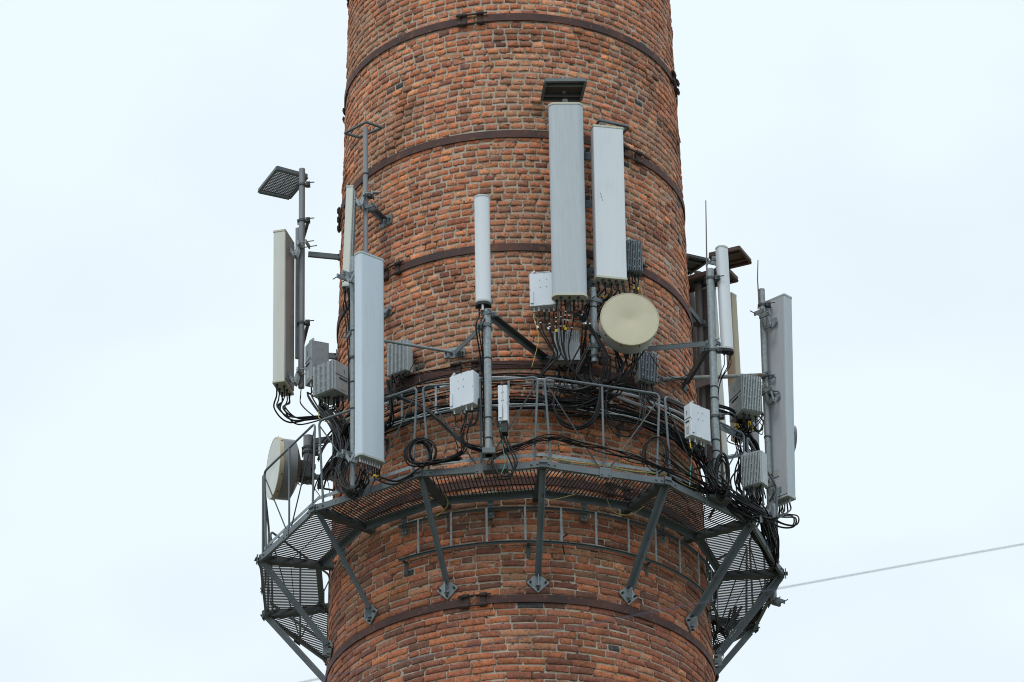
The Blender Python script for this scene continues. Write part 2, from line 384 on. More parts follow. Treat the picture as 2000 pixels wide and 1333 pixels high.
    # plain shaft below and above the modelled courses
    for a, b in ((-1.6, Z0), (Z1, 42)):
        mb = MB(); n = 96; ra, rb = RW(a)-.002, RW(b)-.002
        vs = [(ra*math.sin(2*PI*k/n), -ra*math.cos(2*PI*k/n), a) for k in range(n)]+[(rb*math.sin(2*PI*k/n), -rb*math.cos(2*PI*k/n), b) for k in range(n)]
        o = mb.add(vs, [(k, (k+1) % n, n+(k+1) % n, n+k) for k in range(n)]).build('shaft', 'far_brick', chim, smooth=True)
        uv = o.data.uv_layers.new(name='UVMap')
        for p in o.data.polygons:
            k = p.index
            for li, (uu, vv) in zip(p.loop_indices, ((k, a), (k+1, a), (k+1, b), (k, b))): uv.data[li].uv = (uu/n*2*PI*1.9, vv)
build_bricks()

# steel bands
HOOP = [33.20, 31.7552, 30.3334, 28.9836, 27.6156, 26.2910, 24.9848, 23.68]
JOINT = {31.7552: [922, -100, 78], 30.3334: [1232, -88, 150], 28.9836: [768, 1238, 170], 27.6156: [912, 130], 26.2910: [1208, -130], 24.9848: [928, 95, -128], 33.2: [-95, 60, 170], 23.68: [20, 150]}
for hz in HOOP:
    H = .083; zc = hz-H/2; R = RW(zc)+.006; T = .014
    js = []
    for q in JOINT[hz]:
        if abs(q) > 400:
            p = W(q, 0, -R); yy = zof(0, -R, 0)
            # find the angle whose projection has this column
            best = min((abs(pj(cyl(math.radians(t/4), R, zc))[0]-q), t/4) for t in range(-320, 321)); js.append(math.radians(best[1]))
        else: js.append(math.radians(q))
    js.sort(); gap = .055/R
    for i, a in enumerate(js):
        b = js[(i+1) % len(js)]+(2*PI if i == len(js)-1 else 0)
        a2, b2 = a+gap, b-gap; n = max(8, int((b2-a2)*30)); vs = []; fs = []
        for k in range(n+1):
            t = a2+(b2-a2)*k/n; wob = .002*math.sin(t*5+hz)
            for r, z in ((R, zc-H/2+wob), (R+T, zc-H/2+wob), (R+T, zc+H/2+wob), (R, zc+H/2+wob)): vs.append(cyl(t, r, z))
        for k in range(n):
            for e in range(4): fs.append((k*4+e, k*4+(e+1) % 4, k*4+4+(e+1) % 4, k*4+4+e))
        fs += [(3, 2, 1, 0), (n*4, n*4+1, n*4+2, n*4+3)]
        band = MB().add(vs, fs).build('steel_band', 'band', chim)
    for a in js:
        mb = MB()
        u = Vector((math.cos(a), math.sin(a), 0)); o = Vector((math.sin(a), -math.cos(a), 0))
        c = o*(R+T+.012)+Vector((0, 0, zc))
        for s in (-1, 1):
            dz = Vector((0, 0, s*(H/2+.012)))
            mb.tube([c+dz-u*.165+o*0, c+dz+u*.165], .010, 8)
            for t in (-1, 1): mb.tube([c+dz+u*t*.055, c+dz+u*t*.125], .023, 10)
            mb.tube([c+dz-u*.125, c+dz-u*.16], .016, 6)
        for t in (-1, 1): mb.box(c+u*t*.078-o*.010, u, o, (0, 0, 1), .05, .016, H+.004)
        mb.build('band_clamp', 'lug', chim, smooth=True)

# ------------------------------------------------------------------ walkway
ZP = 26.05; RO = 2.69
ANG = [-20.9, 5.5, 33.2, 60.3, 87.2, 115.3, 143.4, 171.5, 199.7, 227.8, 255.7, 284.1, 311.4]
ANG = [math.radians(a) for a in ANG]; NS = len(ANG)
RI = RW(ZP)+.075
wk = thing('walkway', 'grey steel maintenance walkway with grating and tube railings round the brick chimney', 'walkway', (0, 0, 24.4))
zs_strut = W(1043, 1138, 1.97).z
for i in range(NS):
    a, b = ANG[i], ANG[(i+1) % NS]+(2*PI if i == NS-1 else 0)
    A = cyl(a, RO, ZP); B = cyl(b, RO, ZP)
    ra = RI/math.cos((b-a)/2)
    Ai = cyl(a, ra, ZP); Bi = cyl(b, ra, ZP)
    t = (B-A).normalized(); outv = Vector((-t.y*-1, -t.x, 0)); mid = (A+B)/2; outv = Vector((mid.x, mid.y, 0)).normalized()
    Z = Vector((0, 0, 1))
    # outer and inner beams
    mb = MB(); mb.bar(A+Z*.0, B, .006, .068); mb.bar(A-outv*.015-Z*.031, B-outv*.015-Z*.031, .024, .006)
    mb.build('outer_beam', 'steel', wk)
    mb = MB(); mb.bar(Ai+outv*.030+Z*.020, Bi+outv*.030+Z*.020, .056, .006); mb.bar(Ai-Z*.012, Bi-Z*.012, .007, .062)
    mb.build('inner_beam', 'steel', wk)
    # grating bars across the bay
    mb = MB(); Ln = (B-A).length; nb = int(Ln/.0365); depth = (mid-(Ai+Bi)/2).length
    li = (Bi-Ai).length
    for k in range(1, nb):
        s = k*Ln/nb-Ln/2; e = 0
        ov = abs(s)-li/2
        dd = depth if ov <= 0 else depth*(1-ov/((Ln-li)/2))
        if dd < .05: continue
        p = mid+t*s-outv*.008+Z*.022; mb.bar(p, p-outv*(dd-.012), .0078, .0105)
    for f in (.5,): mb.bar(mid-outv*depth*f-t*(Ln/2*(1-f)+li/2*f-.02)+Z*.024, mid-outv*depth*f+t*(Ln/2*(1-f)+li/2*f-.02)+Z*.027, .006, .005)
    mb.build('grating', 'grating', wk)
    # radial beam at this corner
    o = Vector((math.sin(a), -math.cos(a), 0)); u = Vector((math.cos(a), math.sin(a), 0))
    p0 = cyl(a, RW(ZP)+.01, ZP); p1 = cyl(a, RO+.012, ZP)
    mb = MB(); mb.bar(p0-Z*.03, p1-Z*.03, .075, .007)
    for s in (-1, 1): mb.bar(p0+u*s*.035+Z*.005, p1+u*s*.035+Z*.005, .006, .062)
    mb.build('radial_beam', 'steel_dark', wk)
    mb = MB(); mb.box(p1+o*.015, u, o, Z, .08, .04, .008); mb.box(p1+o*.012, u, o, Z, .075, .01, .085)
    for s in (-1, 1):
        tt = (t if s > 0 else -((cyl(a, RO, ZP)-cyl(ANG[i-1], RO, ZP)).normalized()))
        mb.bar(A+tt*.03+outv*0+o*.012, A+tt*.15+o*.002*0+Z*0, .008, .07)
        for q in (.06, .12): mb.tube([A+tt*q+o*.0, A+tt*q+o*.024], .010, 6)
    mb.build('corner_plate', 'steel', wk, bevel=.002)
    # strut with its wall plate
    ws = RW(zs_strut)
    q0 = cyl(a, RO-.03, ZP-.04); q1 = cyl(a, ws+.055, zs_strut+.05)
    st = MB(); st.angle(q0, q1, .062, .007, u.cross(q1-q0)); s_o = st.build('strut', 'steel', wk)
    pl = MB(); c = cyl(a, ws+.018, zs_strut+.0); uz = (Z-o*.029).normalized()
    r_ = .112; k_ = .022
    poly = [(r_-k_, -k_), (r_, 0), (r_-k_, k_), (k_, r_-k_), (0, r_), (-k_, r_-k_), (-r_+k_, k_), (-r_, 0), (-r_+k_, -k_), (-k_, -r_+k_), (0, -r_), (k_, -r_+k_)]
    pl.prism(poly, c-o*.006, u, uz, o, .012)
    pl.box(c+o*.04+uz*.0, o, uz, u, .07, .12, .008); pl.box(c+o*.012-u*.0-uz*.035, o, uz, u, .05, .02, .05)
    w_ = pl.build('wall_plate', 'galv', s_o)
    for x, y in ((.075, 0), (-.075, 0), (0, .075), (0, -.078)): MB().tube([c+u*x+uz*y, c+u*x+uz*y+o*.035], .011, 6).build('bolt', 'lug', s_o)
    # railing frame
    mp_ = (A+B)/2
    ht = .98; hb = -.02
    bl = A+t*.095-outv*.03; br = B-t*.095-outv*.03; tl = A+t*.04-outv*.03+Z*ht; tr = B-t*.04-outv*.03+Z*ht
    def rounded(pts, r=.06):
        out = [pts[0]]
        for j in range(1, len(pts)-1):
            p, c_, q = pts[j-1], pts[j], pts[j+1]; d1 = (p-c_).normalized(); d2 = (q-c_).normalized()
            for k in range(7):
                tt = k/6; a_ = c_+d1*r; b_ = c_+d2*r; out.append(a_*(1-tt)**2+c_*2*tt*(1-tt)+b_*tt*tt)
        out.append(pts[-1]); return out
    rail = MB().tube(rounded([bl, tl, tr, br]), .0118, 8).build('railing', 'steel', wk, smooth=True)
    mb = MB(); mb.tube([mp_-outv*.03, mp_-outv*.03+Z*(ht-.01)], .0105, 8)
    mb.build('mid_post', 'steel', rail, smooth=True)
    mb = MB(); mb.tube([tl-Z*.06+t*.01, mp_-t*.03-outv*.03+Z*.03], .0072, 6); mb.tube([tr-Z*.06-t*.01, mp_+t*.03-outv*.03+Z*.03], .0072, 6)
    mb.build('diagonals', 'steel_dark', rail)
    mb = MB(); mb.box(mp_+outv*.008, t, outv, Z, .12, .008, .105)
    for s in (-1, 1): mb.tube([mp_+t*s*.037-Z*.025, mp_+t*s*.037-Z*.025+outv*.022], .010, 6)
    mb.build('gusset', 'steel', rail, bevel=.002)
    mb = MB(); mb.bar(A-outv*.055+Z*.135, B-outv*.055+Z*.135, .004, .036); mb.build('toe_strip', 'galv', wk)
    mb = MB(); im = (Ai+Bi)/2; mb.box(im-outv*.012-Z*.13, t, outv, Z, .06, .008, .19)
    for q in (-.09, -.19): mb.tube([im-outv*.01+Z*q, im+outv*.012+Z*q], .010, 6)
    mb.build('hanger_plate', 'steel', wk)

# curved cable ladders on the wall
def ladder(label, z_top, z_bot, rad, th0, th1, step, group, rungmat='galv'):
    root = thing('cable_ladder', label, 'cable ladder', cyl((th0+th1)/2, rad, z_bot))
    for z in (z_top, z_bot):
        n = int((th1-th0)/.11)+1
        pts = [cyl(th0+(th1-th0)*k/n, rad, z) for k in range(n+1)]
        mb = MB()
        for p, q in zip(pts, pts[1:]):
            mb.bar(p, q, .03, .006); mb.bar(p-Vector((0, 0, .012)), q-Vector((0, 0, .012)), .005, .024)
        mb.build('rail', 'steel_dark', root)
    th = th0+.12
    while th < th1-.05:
        MB().bar(cyl(th, rad+.012, z_top), cyl(th, rad+.012, z_bot), .022, .008, (math.sin(th), -math.cos(th), 0)).build('rung', rungmat, root)
        th += step*random.uniform(.93, 1.07)
    th = th0+.02
    while th < th1:
        mb = MB()
        for z in (z_bot,): mb.bar(cyl(th, rad, z-.01), cyl(th, RW(z)-.0, z-.03), .03, .008); mb.box(cyl(th, RW(z)+.008, z-.08), (math.cos(th), math.sin(th), 0), (math.sin(th), -math.cos(th), 0), (0, 0, 1), .04, .01, .14)
        mb.build('bracket', 'steel_dark', root); th += .66
    return root
rl = 2.01
ladder('empty curved cable ladder running along the brick below the walkway', W(1003, 991, rl).z, W(1003, 1057, rl).z, rl, math.radians(-36), math.radians(100), .178, None)
rt_ = 2.05
ZT1, ZT0 = W(1000, 736, rt_).z, W(1000, 793, rt_).z
ladder('curved cable ladder loaded with black cables above the walkway', ZT1, ZT0, rt_, math.radians(-82), math.radians(105), .178, None)

# ------------------------------------------------------------------ builders for equipment
def axes(Adeg):
    a = math.radians(Adeg); return Vector((math.cos(a), math.sin(a), 0)), Vector((math.sin(a), -math.cos(a), 0)), Vector((0, 0, 1))   # right, front, up
def rrect(w, d, r, n=5):
    out = []
    for cx, cy, a0 in ((w/2-r, d/2-r, 0), (-w/2+r, d/2-r, 90), (-w/2+r, -d/2+r, 180), (w/2-r, -d/2+r, 270)):
        for k in range(n+1):
            a = math.radians(a0+90*k/n); out.append((cx+r*math.cos(a), cy+r*math.sin(a)))
    return out
def section(style, w, d):
    if style == 'rect': return rrect(w, d, .012, 3)
    if style == 'soft': return rrect(w, d, min(d*.3, .035), 5)
    if style == 'stadium': return rrect(w, d, d*.49, 10)
    if style == 'dome':      # flat back, bowed front (front = +y)
        out = [(-w/2, -d/2), (w/2, -d/2)]
        n = 16
        for k in range(n+1):
            a = PI*k/n; out.append((w/2*math.cos(a), -d/2+.03+(d-.03)*math.sin(a)**.8))
        return out
def antenna(label, px, pyb, y, pyt, A, w, d, style='soft', m='radome_white', capm='cap', conn=8, near=None, top_shift=(0, 0), name='panel_antenna', rows=1, back=True):
    """px,pyb = photo column/row of the bottom centre (near=None) or of a bottom corner near=(side, front)"""
    R_, F_, U = axes(A); P = W(px, pyb, y)
    if near: P = P-R_*near[0]*w/2-F_*near[1]*d/2
    zt = zof(P.x, P.y, pyt) if not near else zof(P.x+R_.x*near[0]*w/2+F_.x*near[1]*d/2, P.y+R_.y*near[0]*w/2+F_.y*near[1]*d/2, pyt)
    h = zt-P.z; sh = Vector((top_shift[0], top_shift[1], 0))
    root = thing(name, label, 'antenna', P)
    sec = section(style, w, d)
    MB().prism(sec, P+U*.02, R_, F_, U, h-.04, sh).build('radome', m, root, smooth=True)
    sc = [(a*1.03, b*1.06) for a, b in sec]
    MB().prism(sc, P-U*.004, R_, F_, U, .026).build('bottom_cap', capm, root, smooth=True, bevel=.003)
    MB().prism(sc, P+sh+U*(h-.024), R_, F_, U, .024).build('top_cap', capm, root, smooth=True, bevel=.003)
    if back:
        mb = MB(); mb.prism(rrect(w*.6, .02, .004, 2), P+U*.05-F_*(d/2+.008), R_, F_, U, h-.1, sh); mb.build('back_plate', 'galv', root)
    pts = []
    if conn:
        for k in range(conn):
            mb = MB(); u_ = (k+.5)/conn-.5; f_ = 0 if rows == 1 else (.25*d if k % 2 else -.25*d)
            p = P+R_*u_*w*.86+F_*f_
            mb.tube([p-U*.004, p-U*.02], .014, 8); mb.tube([p-U*.02, p-U*.055], .0105, 8); pts.append(p-U*.055)
            mb.build('connector', 'bolt' if rows == 1 else 'dark', root, smooth=True)
    return root, pts, P, (R_, F_, U), h
def tilt_bracket(root, P, ax, z, d, reach, big=True, side=0):
    """galvanised tilt bracket from an antenna's back to the pole"""
    R_, F_, U = ax; o = P+Vector((0, 0, z))-F_*(d/2)+R_*side; mb = MB()
    for s in (-1, 1): mb.bar(o+R_*s*.035-U*.0, o+R_*s*.035-F_*reach*.5-U*.10, .006, .035)
    for s in (-1, 1): mb.bar(o+R_*s*.035-F_*reach*.5-U*.10, o+R_*s*.035-F_*reach*.85+U*.03, .006, .035)
    mb.box(o-F_*.006, R_, F_, U, .11, .012, .06); mb.tube([o-F_*reach*.5-U*.10-R_*.05, o-F_*reach*.5-U*.10+R_*.05], .010, 6)
    mb.box(o-F_*(reach*.85)+U*.03, R_, F_, U, .14, .018, .05); mb.box(o-F_*(reach*.85+.085)+U*.03, R_, F_, U, .14, .014, .045)
    for s in (-1, 1): mb.tube([o-F_*reach*.7+R_*s*.055+U*.03, o-F_*(reach*.85+.17)+R_*s*.055+U*.03], .006, 6)
    mb.build('tilt_bracket', 'galv', root)
def pole(label, px, pyb, y, pyt, r, m='galv', clamps=(), cap=True, cat='pole', straps=()):
    P = W(px, pyb, y); zt = zof(P.x, P.y, pyt); root = thing('mounting_pole', label, cat, P)
    MB().tube([P, Vector((P.x, P.y, zt))], r, 18).build('tube', m, root, smooth=True)
    for c in clamps:
        z = zof(P.x, P.y, c); mb = MB()
        mb.lathe([(r+.004, -.012), (r+.009, -.012), (r+.009, .012), (r+.004, .012)], (P.x, P.y, z), (0, 0, 1), 18, False, False)
        mb.box((P.x+r+.03, P.y-.01, z), (1, 0, 0), (0, 1, 0), (0, 0, 1), .05, .06, .045); mb.tube([(P.x+r+.02, P.y-.05, z), (P.x+r+.10, P.y-.06, z)], .006, 6); mb.tube([(P.x-r-.01, P.y-.03, z), (P.x-r-.01, P.y+.08, z)], .006, 6)
        mb.build('clamp', 'steel_dark', root)
    for c in straps:
        z = zof(P.x, P.y, c); MB().lathe([(r, -.006), (r+.005, -.006), (r+.005, .006), (r, .006)], (P.x, P.y, z), (0.05, .08, 1), 18, False, False).build('cable_tie', 'dark', root)
    return root, P, zt
def rru(label, px, pyb, y, pyt, A, w, d, kind='plain', m='box_white', near=None, conn=5, handle=True, name='radio_unit', fm='fins', split=None, sidem=None, vents=False):
    R_, F_, U = axes(A); P = W(px, pyb, y)
    if near: P = P-R_*near[0]*w/2-F_*near[1]*d/2; h = zof(P.x+R_.x*near[0]*w/2+F_.x*near[1]*d/2, P.y+R_.y*near[0]*w/2+F_.y*near[1]*d/2, pyt)-P.z
    else: h = zof(P.x, P.y, pyt)-P.z
    root = thing(name, label, 'radio unit', P)
    MB().prism(rrect(w, d, .008, 2), P, R_, F_, U, h).build('case', m, root, bevel=.003)
    if kind == 'fins':
        mb = MB(); n = int(w/.0175); z0, z1 = (0, h) if split is None else (h*split, h)
        for k in range(n):
            p = P+R_*((k+.5)/n-.5)*w*.97+F_*(d/2+.013)+U*((z0+z1)/2)
            mb.box(p, R_, F_, U, .0065, .028, (z1-z0)*.985)
        mb.box(P+F_*(d/2+.002)+U*((z0+z1)/2), R_, F_, U, w*.97, .004, (z1-z0)*.985); nf_ = len(mb.f)
        for q in (.12, .37, .62, .88):
            for k in range(1, n, 3): mb.box(P+R_*((k)/n-.5)*w*.97+F_*(d/2+.024)+U*(z0+(z1-z0)*(q+.02*math.sin(k))), R_, F_, U, .007, .012, .009)
        hs = mb.build('heat_sink', fm, root); hs.data.materials.append(M['bolt'])
        for p_ in hs.data.polygons[nf_:]: p_.material_index = 1
    else:
        for a_, b_ in ((-.13, .78), (.10, .80), (-.12, .56), (.10, .57), (-.47, .5), (.47, .5), (.02, .985), (.0, .02)): MB().tube([P+R_*a_*w+U*b_*h+F_*d/2, P+R_*a_*w+U*b_*h+F_*(d/2+.004)], .0038, 6).build('screw', 'dark', root)
        MB().bar(P-R_*(w/2-.025)+F_*(d/2+.006)+U*.03, P-R_*(w/2-.025)+F_*(d/2+.006)+U*h*.45, .012, .03, R_).build('seam_cover', m, root)
    sgn = -1 if A > 0 else 1       # side face that looks at the camera
    if vents:
        mb = MB(); so = P+R_*sgn*(w/2)
        mb.box(so+R_*sgn*.003+U*h*.46, F_, R_, U, d*.5, .006, h*.035); mb.build('vent_slot', 'slot', root)
        mb = MB(); mb.box(so+R_*sgn*.002+U*h*.20+F_*.0, F_, R_, U, d*.36, .003, h*.22); mb.build('sticker', 'label', root)
        mb = MB()
        mb.box(so+R_*sgn*.002+U*h*.56, F_, R_, U, d*.98, .003, .004); mb.box(so+R_*sgn*.002+U*h*.75-F_*d*.05, F_, R_, U, .006, .003, h*.12); mb.build('panel_joint', 'slot', root)
    if handle:
        mb = MB(); o = P+U*h
        mb.tube([o-R_*w*.35, o-R_*w*.35+U*.035, o+R_*w*.2+U*.035, o+R_*w*.2], .006, 6); mb.box(o-R_*w*.38+U*.02+F_*d*.25, (R_+U).normalized(), F_, (U-R_).normalized(), .055, .03, .02)
        mb.build('handle', 'galv_light', root)
    mb = MB(); mb.box(P+U*h*.62-F_*(d/2+.03), R_, F_, U, w*.45, .06, .12); mb.box(P+U*h*.3-F_*(d/2+.03), R_, F_, U, w*.35, .06, .05); mb.build('mount', 'steel', root)
    pts = []
    for k in range(conn):
        mb = MB(); p = P+R_*((k+.6)/conn-.55)*w*.85+F_*random.uniform(-.2, .3)*d
        mb.tube([p, p-U*.018], .0125, 8); mb.tube([p-U*.018, p-U*.05], .0095, 8); pts.append(p-U*.05)
        mb.build('connector', 'bolt' if kind == 'plain' else 'dark', root, smooth=True)
    return root, pts, P, (R_, F_, U), h
def dish(label, px, py, y, A, R, depth, face, side, cone=.12, rimm='dish_rim'):
    R_, F_, U = axes(A); P = W(px, py, y)          # P = centre of the front face
    root = thing('dish_antenna', label, 'dish antenna', P-Vector((0, 0, R)))
    MB().lathe([(R*.985, .0), (R*.97, .006), (R*.55, .002), (R*.18, -.004), (0, -.012)], P, F_, 64, False, True).build('radome', face, root, smooth=True)
    MB().lathe([(R*1.0, -.045), (R*1.018, -.04), (R*1.018, .002), (R*1.0, .008), (R*.975, .006)], P, F_, 64, False, False).build('rim', rimm, root, smooth=True)
    MB().lathe([(R*.10, -depth-cone), (R*.45, -depth-cone*.75), (R*.8, -depth-cone*.3), (R*.985, -depth), (R*.995, -.03)], P, F_, 64, True, True).build('shroud', side, root, smooth=True)
    for k in range(10):
        a = 2*PI*k/10; q = P-F_*.025+(R_*math.cos(a)+U*math.sin(a))*R*1.01
        MB().tube([q, q+(R_*math.cos(a)+U*math.sin(a))*.012], .007, 6).build('rim_bolt', 'dark', root)
    mb = MB(); o = P-F_*(depth+cone)
    mb.box(o-F_*.04, R_, F_, U, .16, .10, .18); mb.box(o-F_*.10+U*.05, R_, F_, U, .10, .10, .05); mb.box(o-F_*.10-U*.05, R_, F_, U, .10, .10, .05)
    mb.build('mount', 'steel_dark', root)
    return root, P
def arm(label, p, q, leg=.05, m='steel', plate=True, style='angle', group=None, clamp=True, platew=.16, plateh=.09):
    """bracket arm from a wall point p to a pole point q"""
    p = Vector(p); q = Vector(q); root = thing('wall_bracket', label, 'bracket', p, group)
    mb = MB()
    if style == 'angle': mb.angle(p, q, leg, .006)
    elif style == 'tube': mb.tube([p, q], leg/2, 12)
    else: mb.bar(p, q, leg*.6, leg)
    mb.build('arm', m, root)
    if plate:
        th = theta(p); u = Vector((math.cos(th), math.sin(th), 0)); o = Vector((math.sin(th), -math.cos(th), 0)); c = cyl(th, RW(p.z)+.010, p.z)
        MB().box(c, u, o, (0, 0, 1), platew, .012, plateh).build('wall_plate', m if m != 'rust' else 'steel', root)
        for s in (-1, 1): MB().tube([c+u*s*platew*.36, c+u*s*platew*.36+o*.025], .009, 6).build('bolt', 'lug', root)
    if clamp:
        d = (q-p); d.z = 0; d.normalize(); s = Vector((-d.y, d.x, 0)); mb = MB()
        mb.box(q, d, s, (0, 0, 1), .03, .13, .045); mb.box(q+d*.075, d, s, (0, 0, 1), .012, .13, .04)
        for k in (-1, 1): mb.tube([q-d*.03+s*k*.05, q+d*.14+s*k*.05], .005, 6)
        mb.build('pole_clamp', 'steel', root)
    return root
def onwall(px, py, off=.02):
    z = 27.0
    for _ in range(5): p = W(px, py, RW(z)+off); z = p.z
    return p
def tray(label, corners, y0, rim=.045, fill='mesh', m='steel', fm=None, post=None, thick=.012, name='ice_shield', rimw=.012):
    p0 = W(*corners[0], y0); P = [p0]+[WZ(*c, p0.z) for c in corners[1:]]
    root = thing(name, label, 'ice shield', (P[0]+P[2])/2)
    mb = MB(); n = len(P)
    for i in range(n):
        d = (P[(i+1) % n]-P[i]).normalized(); mb.bar(P[i]-d*.0, P[(i+1) % n]-d*rimw*.5, rimw, rim)
        mb.bar(P[i]+Vector((0, 0, -rim/2)), P[(i+1) % n]-d*.012+Vector((0, 0, -rim/2)), .03, .004)
    mb.build('frame', m, root)
    if fill == 'mesh':
        mb = MB(); k = 17
        for i in range(1, k):
            f = i/k; a = P[0]*(1-f)+P[3]*f; b = P[1]*(1-f)+P[2]*f; pts = []
            nn = 26
            for j in range(nn+1): pts.append(a*(1-j/nn)+b*(j/nn)+(P[3]-P[0]).normalized()*(.007*(1 if j % 2 else -1)))
            for s, e in zip(pts, pts[1:]): mb.bar(s, e, .0135, .008)
        for f in (.25, .5, .75): mb.bar(P[0]*(1-f)+P[1]*f, P[3]*(1-f)+P[2]*f, .003, .003)
        mb.build('mesh_panel', fm or 'steel_dark', root)
    elif fill == 'solid':
        c = sum(P, Vector())/n; zt = Vector((0, 0, rim*.3)); mb = MB(); vs = [p+zt for p in P]+[p+zt+Vector((0, 0, thick)) for p in P]
        mb.add(vs, [tuple(range(n-1, -1, -1)), tuple(range(n, 2*n))]+[(i, (i+1) % n, n+(i+1) % n, n+i) for i in range(n)]); mb.build('roof_panel', fm or m, root)
        mb = MB(); a = P[0]*.72+P[3]*.28; b = P[1]*.72+P[2]*.28; mb.bar(a, b, .03, .02); a = P[0]*.2+P[3]*.8; b = P[1]*.2+P[2]*.8; mb.bar(a, b, .03, .02); mb.build('cross_bar', m, root)
    if post is not None:
        c = Vector(post); near = min(P, key=lambda p: (p-c).length); ctr = sum(P, Vector())/n
        mb = MB(); mb.bar(Vector((c.x, c.y, p0.z-.03)), ctr+Vector((0, 0, -.03)), .03, .03); mb.build('support_arm', m, root)
    return root, P

# ------------------------------------------------------------------ the poles and antennas
# --- far left group
_, P1, z1 = pole('tall grey pole at far left carrying the mesh ice shield', 588.5, 758, -.06, 331, .033, 'pipe_grey', clamps=(362, 432, 632))
pole('thinner grey pole just behind the tall pole at far left', 581, 700, .10, 447, .026, 'pipe_grey')
r, c1, A1P, ax1, h1 = antenna('long cream panel antenna at far left seen from its edge', 553, 760, -.10, 463, -105, .32, .13, 'rect', 'radome_cream', 'cap_cream', 6, rows=2, back=False)
MB().prism(rrect(.30, .006, .002, 2), A1P+ax1[2]*.04-ax1[1]*(.13/2+.004), *ax1, h1-.08).build('back_plate', 'radome_back', r)
tilt_bracket(r, A1P, ax1, h1-.16, .13, .13); tilt_bracket(r, A1P, ax1, .14, .13, .13)
tray('grey steel ice shield with wavy mesh on top of the far left pole', [(541, 328), (600, 344), (565, 386), (505, 373)], -.10)
arm('upper arm from the far left pole to the chimney edge', W(664, 503, -.03), W(602, 497, -.08), .055, 'steel', style='flat', clamp=False)
arm('lower arm from the far left pole to the chimney edge', W(662, 697, -.03), W(600, 693, -.08), .06, 'steel', style='flat', clamp=False)
arm('slanting dark strut behind the upper part of the far left pole', W(603, 432, .05), W(592, 470, .02), .035, 'steel_dark', plate=False, clamp=False)
arm('slanting dark strut behind the lower part of the far left pole', W(603, 632, .05), W(593, 672, .02), .035, 'steel_dark', plate=False, clamp=False)
# grey box and finned box
_, cB11, *_ = rru('tall plain grey radio unit with bent rod handle beside the far left pole', 607.5, 741, -.45, 664, 24, .20, .17, 'plain', 'box_plain', near=(-1, 1), conn=5, vents=True, fm='fins')
_, cB12, *_ = rru('block of ribbed grey radio units left of the large blue-white panel', 654.5, 760, -1.35, 703, -39, .28, .25, 'fins', 'box_grey', near=(1, 1), conn=8, vents=True)
# dish left
_, D2 = dish('grey shrouded dish antenna facing left behind the left railing', 534, 915, -.12, -74, .318, .185, 'dish_front_white', 'dish_side_grey', cone=.10)
_, P7, z7 = pole('short thick grey pole holding the left dish', 602, 943, .02, 853, .052, 'pipe_grey', clamps=(876, 886))
arm('upper arm holding the short pole of the left dish', W(655, 857, .05), W(612, 863, .02), .06, 'steel', style='flat', clamp=False)
arm('lower arm holding the short pole of the left dish', W(654, 934, .05), W(612, 932, .02), .05, 'galv', style='flat', clamp=False)
arm('diagonal brace below the left dish arms', W(664, 905, -.1), W(636, 937, 0), .04, 'galv', plate=False, clamp=False)
# --- second pole with open frame and narrow panel
PB = WZ(690.5, 957, ZP+.02)
Wp2 = onwall(752, 432)
y2 = Wp2.y-.27
_, P2, z2 = pole('slim grey pole with an open square frame at its top', 714.5, 520, y2, 251, .026, 'pipe_grey', clamps=(384,), straps=(341,))
arm('channel bracket with drilled wall plate holding the slim pole', Wp2, W(727, 409, y2), .055, 'steel', plateh=.11, platew=.19)
tray('open square steel frame without mesh on the slim pole', [(715, 238), (746, 249), (702, 268), (673, 260)], y2+.02, rim=.02, fill='none', name='ice_shield')
r, c2, A2P, ax2, h2 = antenna('narrow cream panel antenna at the left edge of the chimney', 677, 566, y2-.02, 370, -97, .16, .075, 'rect', 'radome_cream', 'cap', 4, top_shift=(.045, 0), back=True, rows=2)
tilt_bracket(r, A2P+Vector((.045, 0, 0)), ax2, h2-.12, .08, .12)
arm('small drilled wall plate beside the upper right of the large blue-white panel', onwall(755, 609), W(742, 622, -1.75), .05, 'steel', clamp=False, plateh=.10, platew=.13)
# --- large blue-white panel
P3r, P3, z3 = pole('galvanised pole behind the large blue-white panel', 690.5, 957, PB.y, 503, .030, 'galv', clamps=(536, 700), straps=(648, 748, 800))
r, c3, A3P, ax3, h3 = antenna('large blue-white panel antenna left of centre, the nearest and brightest', 704.5, 887, PB.y-.36, 489, 40, .315, .115, 'soft', 'radome_blue', 'cap', 9, near=(-1, 1))
tilt_bracket(r, A3P, ax3, .12, .115, .22, side=-.08); tilt_bracket(r, A3P, ax3, h3-.15, .115, .22, side=-.08)
MB().box(PB+Vector((0, 0, -.01)), (1, 0, 0), (0, 1, 0), (0, 0, 1), .13, .13, .05).build('foot_plate', 'steel_dark', P3r)
# --- finned radio on the wall
_, cB3, *_ = rru('ribbed grey radio unit hung on the brick right of the large blue-white panel', 796, 723, -1.72, 662, -37, .25, .09, 'fins', 'box_grey', near=(1, 1), conn=5, fm='fins')
